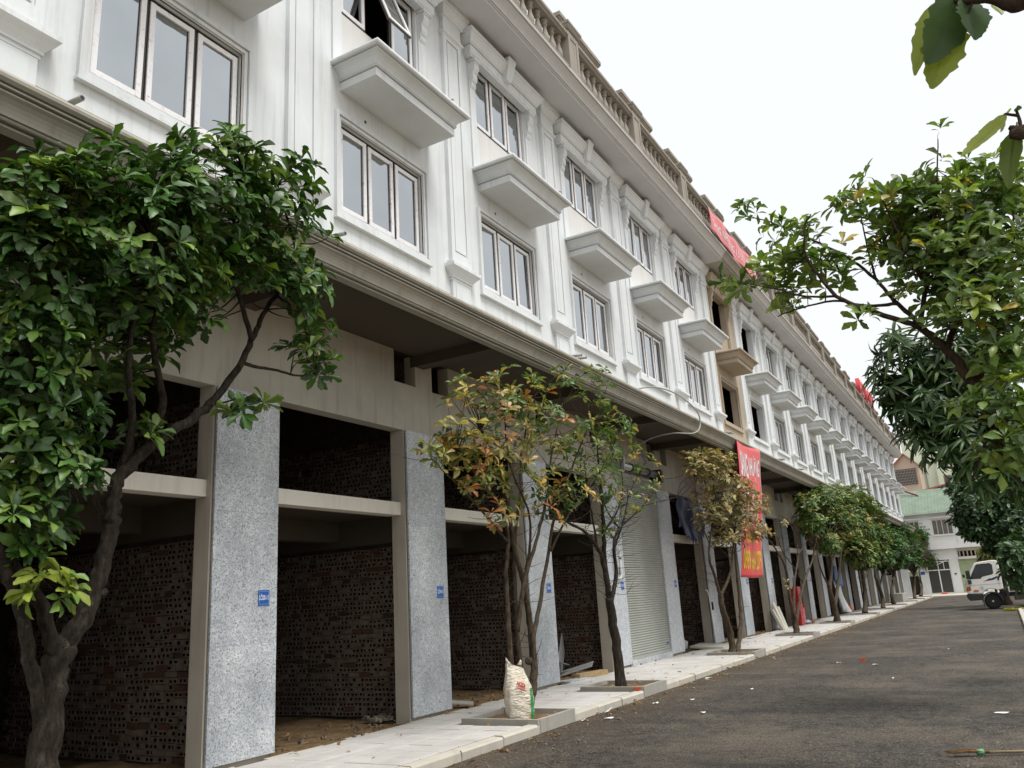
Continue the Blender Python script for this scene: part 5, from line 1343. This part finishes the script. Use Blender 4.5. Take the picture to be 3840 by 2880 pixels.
# broom
t=thing('broom','straw broom with bound head lying on asphalt at the lower right','broom',(-.52,10.48,.02),None,R_(18))
m=MB().tube([(0,0,.015),(1.3,.02,.02)],.014,7); m.build('handle',flat('bamboo',(.36,.27,.15),.6,.3,var=.2,scale=20),t)
m=MB(); r=np.random.default_rng(6)
for i in range(90):
    a=r.uniform(-.05,.05); m.tube([(.05,a*.3,.012+abs(r.normal(0,.006))),(-.15,a*.8,.02+abs(r.normal(0,.012))),(-.34+r.normal(0,.02),a*1.1,.012+abs(r.normal(0,.012)))],[.003,.003,.001],3)
stuff(m.build('bristles',flat('straw',(.22,.12,.05),.8,.2,var=.3,scale=30),t))
MB().tube([(.0,0,.018),(-.07,0,.018)],.03,8).build('binding',flat('green_twine',(.12,.35,.17),.5,.3),t)
# moss on the end of right kerb
m=MB(); 
for i in range(500): chunk(m,(rs.uniform(-.35,1.8),48.6+rs.normal(0,.35),.07+rs.uniform(0,.04)),rs.uniform(.02,.06),rs)
stuff(m.build('moss',flat('yellow_moss',(.30,.28,.03),.9,.1,var=.3,scale=3)))

# ------------------------------------------------------------------ truck crossing at the end of the right kerb
def truck():
    t=thing('truck','white cab truck with empty flatbed nosing out from the right','truck',(-.78,51.72,0))
    wm=flat('cream_white_truck_paint',(.80,.785,.73),.35,.5,var=.05,scale=2); bl_=MAT['black']; gl=new_mat('cab_glass'); gl[2].inputs['Base Color'].default_value=(.012,.014,.015,1); gl[2].inputs['Roughness'].default_value=.06; gl=gl[0]
    Wd=1.98
    # side outline of the cab in (x,z), front at -x
    prof=[(-.98,.84),(-1.13,.86),(-1.15,1.15),(-1.12,1.45),(-1.04,1.66),(-.98,1.75),(-.78,2.08),(-.60,2.36),(-.50,2.44),(-.20,2.49),(.30,2.53),(.50,2.51),(.56,2.44),(.60,1.9),(.60,1.02),(.48,1.00),(.36,.98),(.20,1.02),(.05,1.05),(-.12,1.05),(-.27,1.0),(-.36,.9),(-.40,.82)]
    m=MB().prism_y(prof,0,Wd); cab=m.build('cab',wm,t); bevel(cab,.035,3)
    # door line, windows (near side faces -y)
    win=[(-.86,1.60),(-.66,1.95),(-.52,2.24),(-.44,2.33),(.18,2.37),(.26,2.33),(.29,2.25),(.27,1.85),(.20,1.79),(-.28,1.69),(-.36,1.60)]
    def ypoly(name,pts,y0,y1,mat,par):
        mm=MB().prism_y(pts,y0,y1); return mm.build(name,mat,par)
    ypoly('side_window',win,-.004,.02,gl,cab); ypoly('side_window',win,Wd-.02,Wd+.004,gl,cab)
    seal=[((-.86,1.60),(-.52,2.24)),((-.52,2.24),(-.44,2.33)),((-.44,2.33),(.18,2.37))]
    for a,b_ in seal:
        MB().tube([(a[0],-.012,a[1]),(b_[0],-.012,b_[1])],.025,6).build('window_visor',bl_,cab)
    for a,b_ in (((-.93,1.60),(-.93,1.02)),((.44,1.2),(.44,2.3)),((-.93,1.28),(.57,1.30))):
        MB().tube([(a[0],-.001,a[1]),(b_[0],-.001,b_[1])],.006,4).build('door_seam',MAT['frame'],cab)
    # windscreen on the sloping nose
    m=MB(); a=Vector((-.985,0,1.76)); b_=Vector((-.60,0,2.36)); nrm=Vector((-(b_-a).z,0,(b_-a).x)).normalized()*.012
    q=[a+nrm+Vector((0,.12,0)),a+nrm+Vector((0,Wd-.12,0)),b_+nrm+Vector((0,Wd-.2,0)),b_+nrm+Vector((0,.2,0))]; m.quad(*q); m.build('windscreen',gl,cab)
    MB().tube([(-1.03,.3,1.72),(-.9,.8,1.92)],.012,5).build('wiper',bl_,cab)
    ypoly('headlamp',[(-1.155,.98),(-1.10,1.22),(-.93,1.22),(-.90,1.05),(-1.0,.98)],-.012,.18,flat('amber_lens',(.50,.09,.015),.25,.5),cab)
    ypoly('side_marker',[(-.82,.93),(-.80,1.03),(-.56,1.03),(-.58,.93)],-.014,.0,flat('orange_lens',(.62,.14,.03),.3,.5),cab)
    ypoly('front_grille',[(-1.158,1.0),(-1.15,1.4),(-1.12,1.4),(-1.12,1.0)],.2,Wd-.2,MAT['frame'],cab)
    MB().tube([(-.40,-.006,1.12),(-.40,-.002,1.12)],.11,20).build('emblem',flat('pale_teal',(.50,.60,.58),.5,.3),cab); MB().tube([(-.40,-.009,1.12),(-.40,-.006,1.12)],.08,20).build('emblem_disc',wm,cab); MB().tube([(-.40,-.011,1.12),(-.40,-.009,1.12)],.05,6).build('emblem_star',flat('teal',(.25,.42,.42),.5,.3),cab)
    for pts,c_ in (([(-.14,1.46),(.02,1.55),(.34,1.66),(.42,1.70),(.40,1.60),(.20,1.50)],(.025,.02,.09)),([(-.22,1.44),(-.10,1.50),(.06,1.62),(.08,1.60),(-.02,1.50)],(.10,.05,.22)),([(-.30,1.43),(-.16,1.45),(-.02,1.54),(-.05,1.55)],(.45,.16,.09))):
        ypoly('stripe',pts,-.004,.001,flat('stripe_%d'%int(c_[0]*1000),c_,.4,.4),cab)
    ypoly('door_handle',[(.40,1.50),(.42,1.68),(.49,1.66),(.50,1.52),(.46,1.47)],-.02,.0,bl_,cab)
    # mirror
    MB().loft_free(-.16,-.06,-1.02,-.84,[(0,1.62),(.01,1.66),(.01,2.02),(-.01,2.06)]).build('mirror',bl_,cab); MB().loft_free(-.15,-.05,-.99,-.83,[(0,1.36),(.01,1.40),(0,1.56)]).build('mirror',bl_,cab)
    MB().tube([(-.90,.0,2.02),(-.92,-.1,2.0)],.012,5).build('mirror_arm',bl_,cab); MB().loft_free(.1,.25,-1.22,-1.10,[(0,1.70),(0,1.86)]).build('mirror',bl_,cab)
    MB().tube([(-1.06,.15,1.68),(-1.16,.18,1.80)],.012,5).build('mirror_arm',bl_,cab)
    # bumper
    o=MB().prism_y([(-1.19,.80),(-1.16,.60),(-1.05,.48),(-.45,.50),(-.42,.80),(-1.10,.86)],-.01,Wd+.01).build('bumper',bl_,t); bevel(o,.03,2)
    # wheels
    for yy in (.05,Wd-.30):
        w=thing_part('wheel',t,(0,yy,.41))
        MB().lathe([(.24,.0),(.33,-.005),(.385,.02),(.405,.06),(.405,.20),(.385,.24),(.33,.255),(.24,.25)],0,0,32,0,'y').build('tyre',flat('tyre_rubber',(.016,.016,.016),.8,.3),w)
        rmM=flat('dirty_rim',(.075,.065,.055),.7,.3); MB().lathe([(.05,.03),(.12,.05),(.16,.04),(.20,.02),(.245,.004),(.245,.2)],0,0,24,0,'y').build('rim',rmM,w)
        MB().lathe([(.02,-.005),(.06,.0),(.075,.03),(.075,.06)],0,0,12,0,'y').build('hub',MAT['planter'],w)
        for i in range(6):
            a=i*math.pi/3; MB().tube([(.105*math.cos(a),.03,.105*math.sin(a)),(.105*math.cos(a),.06,.105*math.sin(a))],.016,6).build('lug_nut',rmM,w)
    pr=[]
    for i in range(13): a=math.pi*(.02+.98*i/12); pr.append((.50*math.cos(a),.41+.50*math.sin(a)))
    pr+= [(.44*math.cos(math.pi*(1-.98*i/12)),.41+.44*math.sin(math.pi*(1-.98*i/12))) for i in range(13)]
    MB().prism_y(pr,-.005,.35).build('wheel_arch',bl_,t)
    MB().box(-.46,-.42,.02,.34,.16,.48).build('mud_flap',bl_,t)
    # chassis, headboard and bed
    for yy in (.55,1.3): MB().box(.3,5.6,yy,yy+.08,.62,.82).build('chassis_rail',bl_,t)
    MB().box(.70,.80,.05,Wd-.05,.55,2.35).build('headboard',bl_,t)
    for yy in (.02,.62,1.25,Wd-.07): MB().box(.81,.86,yy,yy+.05,.83,1.35).build('headboard_post',MAT['pvc'],t)
    MB().box(.88,5.8,-.02,Wd+.02,.90,1.0).build('bed',bl_,t); MB().box(.88,5.8,-.022,.0,.84,.895).build('bed_edge',flat('pale_timber_edge',(.40,.33,.28),.8,.2),t)
    MB().box(1.0,2.1,.05,.4,.42,.68).build('fuel_tank',MAT['frame'],t); MB().tube([(2.4,.1,.45),(4,.1,.45)],.02,6).build('side_guard',MAT['steel'],t)
    w=thing_part('wheel',t,(3.6,.05,.41)); MB().lathe([(.24,.0),(.385,.02),(.405,.06),(.405,.20),(.385,.24),(.24,.25)],0,0,28,0,'y').build('tyre',flat('rear_tyre',(.016,.016,.016),.8,.3),w); MB().lathe([(.05,.03),(.2,.02),(.245,.004),(.245,.2)],0,0,20,0,'y').build('rim',MAT['frame'],w)
    return t
truck()
# soil heap and low wall behind the truck
struct(sheet('soil_heap',.6,9,53.8,57.4,.55,MAT['soil'],.22,20,12,1.2))
o=MB().box(-0.0,12,60.4,60.65,-.05,1.55).build('boundary_wall',MAT['grey']); tag(o,'brown plastered boundary wall behind the truck bed','wall')

# ------------------------------------------------------------------ building at the end of the street
YB=98.5
t=thing('corner_house','white two-storey house with pale green tiled roof at the end of the street','house',(0,YB,0)); EW=plaster('end_house_paint',(.74,.74,.74),(.52,.50,.47),.25,.3)
m=MB(); y0,y1=0,.3
def wseg(x0,x1,z0,z1,ya=0.0,yb=.3): m.box(x0,x1,ya,yb,z0,z1)
# ground floor piers and lintels, upper wall with three windows
gx=[(-14,-9.9),(-7.85,-6.95),(-4.72,-3.9),(-1.75,3.5)]
for a,b_ in gx: wseg(a,b_,-.05,3.5)
wseg(-14,-3.82,3.5,4.66); wseg(-9.9,-7.85,2.45,3.5); wseg(-1.72,3.5,3.5,4.66)
wins=[(-8.8,-6.9),(-5.70,-3.78),(-2.85,-.95),(.2,2.1)]
xs=-14
for a,b_ in wins: wseg(xs,a,6.05,7.66,-.5,-.2); xs=b_
wseg(xs,3.5,6.05,7.66,-.5,-.2); wseg(-14,3.5,4.66,6.05,-.5,-.2); wseg(-14,3.5,7.66,8.5,-.5,-.2); wseg(-14,3.5,4.60,4.66,-.5,.3)
m.build('wall',EW,t)
MB().box(-14,3.4,.35,9,-.05,8.6).build('inner_volume',MAT['inner'],t)
for i,(a,b_) in enumerate(wins):
    w=thing_part('window',t,(a,-.42,6.05)); ww=b_-a
    f_=MB(); 
    for (p,q,r,s) in ((0,.07,0,1.6),(ww-.07,ww,0,1.6),(.07,ww-.07,0,.07),(.07,ww-.07,1.53,1.6)): f_.box(p,q,0,.06,r,s)
    for k in (1,2,3): f_.box(ww*k/4-.03,ww*k/4+.03,0,.06,.07,1.53)
    f_.build('frame',MAT['alu'],w)
    for k in range(4): MB().box(ww*k/4+.04,ww*(k+1)/4-.04,.02,.03,.06,1.54).build('pane',flat('dim_glass',(.17,.15,.12),.15,.6,var=.2,scale=3) if i==0 and k==0 else bpy.data.materials['dim_glass'],w)
    MB().box(a-.1,b_+.1,-.62,-.502,5.95,6.03).build('window_sill',EW,t); MB().box(a-.15,b_+.15,-.75,-.502,7.80,7.92).build('sunshade',EW,t)
    MB().box(b_+.22,b_+.30,-.56,-.502,5.3,7.6).build('downpipe',EW,t)
# tiled roof: raised courses
m=MB(); n=26
for i in range(n):
    u0=i/n;u1=(i+1)/n; ya,za=-1.1+u0*3.4,8.42+u0*2.55; yb,zb=-1.1+u1*3.4,8.42+u1*2.55
    k=58
    for j in range(k):
        x0=-14.2+j*(17.9/k); x1=x0+17.9/k*.97
        m.poly([(x0,ya,za+.085),((x0+x1)/2,ya,za+.10),(x1,ya,za+.085),(x1,yb,zb+.0),((x0+x1)/2,yb,zb+.012),(x0,yb,zb+.0)]); m.quad((x0,ya,za-.02),(x1,ya,za-.02),(x1,ya,za+.085),(x0,ya,za+.085))
rg=flat('pale_green_tile',(.47,.56,.46),.7,.2,var=.12,scale=1.2)
rf=MB().prism_x([(-1.1,8.40),(2.3,10.95),(2.3,10.75),(-1.1,8.30)],-14.2,3.7).build('roof',rg,t); stuff(m.build('roof_tiles',rg,rf)); MB().box(-14.2,3.7,2.2,2.5,10.8,11.12).build('ridge',rg,rf)
MB().prism_x([(2.3,10.95),(6,8.3),(6,8.1),(2.3,10.75)],-14.2,3.7).build('roof_back',rg,rf)
# glass shop front
d_=thing_part('glass_door',t,(-6.95,.05,.1)); f_=MB()
for (p,q,r,s) in ((0,.09,0,3.3),(2.14,2.23,0,3.3),(.09,2.14,3.21,3.3),(.09,2.14,2.35,2.45),(.09,2.14,0,.1),(1.03,1.14,.1,2.35),(1.05,1.12,2.45,3.21),(1.6,1.66,2.45,3.21)): f_.box(p,q,0,.08,r,s)
f_.build('frame',MAT['pvc'],d_); gd=new_mat('shop_glass'); gd[2].inputs['Base Color'].default_value=(.06,.062,.058,1); gd[2].inputs['Roughness'].default_value=.08; gd=gd[0]
for (p,q,r,s) in ((.1,1.02,.11,2.34),(1.15,2.13,.11,2.34),(.1,1.04,2.46,3.2),(1.13,2.13,2.46,3.2)): MB().box(p,q,.03,.04,r,s).build('pane',gd,d_)
MB().tube([(-5.95,-.4,3.0),(-5.0,.0,3.45)],.035,6).build('awning_arm',MAT['pvc'],t)
# green roller shutters
gs=flat('green_shutter',(.43,.50,.32),.6,.3,var=.1,scale=2)
def rshut(x0,x1,z0,z1,n):
    m=MB()
    for i in range(n):
        a=z0+(z1-z0)*i/n; b_=z0+(z1-z0)*(i+1)/n; m.prism_x([(.16,a),(.10,a+.01),(.09,(a+b_)/2),(.12,b_),(.16,b_)],x0,x1)
    return m.build('roller_shutter',gs,t)
rshut(-3.9,-1.75,.1,3.5,40); rshut(-9.9,-7.85,2.02,2.45,6)
MB().box(-3.82,-1.72,-.3,.2,3.45,3.7).build('shutter_box',MAT['trim'],t)
for i in range(6): MB().box(-3.7+i*.36,-3.58+i*.36,-.1,.2,3.72,4.25).build('vent_bar',MAT['grey'],t)
MB().box(-3.82,-1.72,-.12,.25,4.27,4.58).build('vent_lintel',MAT['grey'],t)
MB().box(-9.85,-7.9,.5,.6,.1,1.0).build('shop_counter',MAT['frame'],t)
MB().box(-7.62,-7.22,-.03,-.002,2.12,2.42).build('blue_sign',MAT['blue'],t); MB().box(-7.55,-7.3,-.03,-.002,1.95,2.05).build('white_sign',MAT['letter'],t)
MB().box(-4.45,-4.25,-.03,-.002,1.95,2.1).build('meter_box',MAT['frame'],t)
MB().box(-7.8,-3.2,-.9,-.002,.0,.13).build('step',MAT['kerb'],t)
o=MB().loft_free(-.12,.12,-.25,.25,[(0,0),(.03,.1),(-.05,.18)]).build('red_bundle',flat('red_bundle_cloth',(.60,.08,.07),.6,.3),None,(-5.6,96.6,.105)); tag(o,'red and white bundle lying before the glass shop door','bundle')
# buildings behind
t=thing('gabled_house','tan gabled house with orange roof and window grille behind the green roof','house',(0,125,0)); tanp=plaster('tan_render',(.52,.43,.335),(.36,.29,.22),.5,.4)
MB().prism_y([(-11.6,-.05),(-7.55,-.05),(-7.55,16.85),(-9.15,18.5),(-11.6,16.2)],0,8).build('wall',tanp,t)
MB().prism_y([(-9.15,18.62),(-9.15,18.5),(-12.6,15.2),(-12.6,15.45)],-.4,8.2).build('roof',flat('orange_tile',(.50,.16,.07),.8,.2),t); MB().prism_y([(-9.15,18.62),(-9.15,18.5),(-7.4,16.7),(-7.4,16.85)],-.25,8.2).build('roof',tanp,t)
w=thing_part('window',t,(-10.6,-.05,14.25)); MB().box(0,2.68,0,.04,0,2.2).build('opening',MAT['frame'],w)
for i in range(14): MB().box(.08+i*.19,.12+i*.19,-.05,-.01,0,2.2).build('grille_bar',MAT['planter'],w)
for i in range(6): MB().box(0,2.68,-.06,-.052,.15+i*.37,.19+i*.37).build('grille_bar',MAT['planter'],w)
t=thing('pale_green_block','tall pale mint-green apartment block behind the gabled house','building',(0,134,0)); mint=plaster('mint_paint',(.66,.72,.58),(.52,.57,.45),.2,.25)
MB().box(-9.9,9,0,12,-.05,23.5).build('wall',mint,t); MB().box(-7.2,-6.9,-.15,-.002,10,23.4).build('downpipe',mint,t); MB().box(-5.8,-5.4,-.4,-.002,10,23.4).build('corner_rib',mint,t)
for (a,b_) in ((-5.0,17.0),(-5.1,14.7),(-1.0,17.0),(-1.0,14.7)):
    w=thing_part('window',t,(a,-.03,b_)); MB().box(0,.85,0,.02,0,1.25).build('frame',flat('brown_frame',(.35,.19,.11),.6,.3) if 'brown_frame' not in bpy.data.materials else bpy.data.materials['brown_frame'],w); MB().box(.12,.73,-.01,-.001,.12,1.13).build('pane',gd,w)
t=thing('red_roof_shed','low building with red metal roof just above the green ridge','building',(0,114,0))
MB().prism_y([(-7.3,-.05),(6,-.05),(6,13.0),(-2.5,12.7),(-7.3,12.0)],0,8).build('wall',tanp,t); MB().prism_y([(-7.6,12.2),(-7.3,12.05),(-2.5,12.9),(6,13.2),(6,13.35),(-2.5,13.1)],-.4,8.2).build('roof',flat('red_metal_roof',(.45,.10,.09),.5,.4),t)
# red awning at the far end of the terrace
t=thing('red_awning','small ragged dark red awning at the far end of the terrace','awning',(-7.45,87.9,9.5)); sheet_obj('canvas',lambda u,v:(.1+u*1.5,-.2+v*1.8,.75-u*.75+.05*math.sin(v*12)),8,10,cloth('dark_red_canvas',(.30,.02,.035),.6,.2,.5),t)
for s in (0,1.6): MB().tube([(.05,s,.1),(1.55,s,.02)],.02,5).build('bracket',MAT['frame'],t)
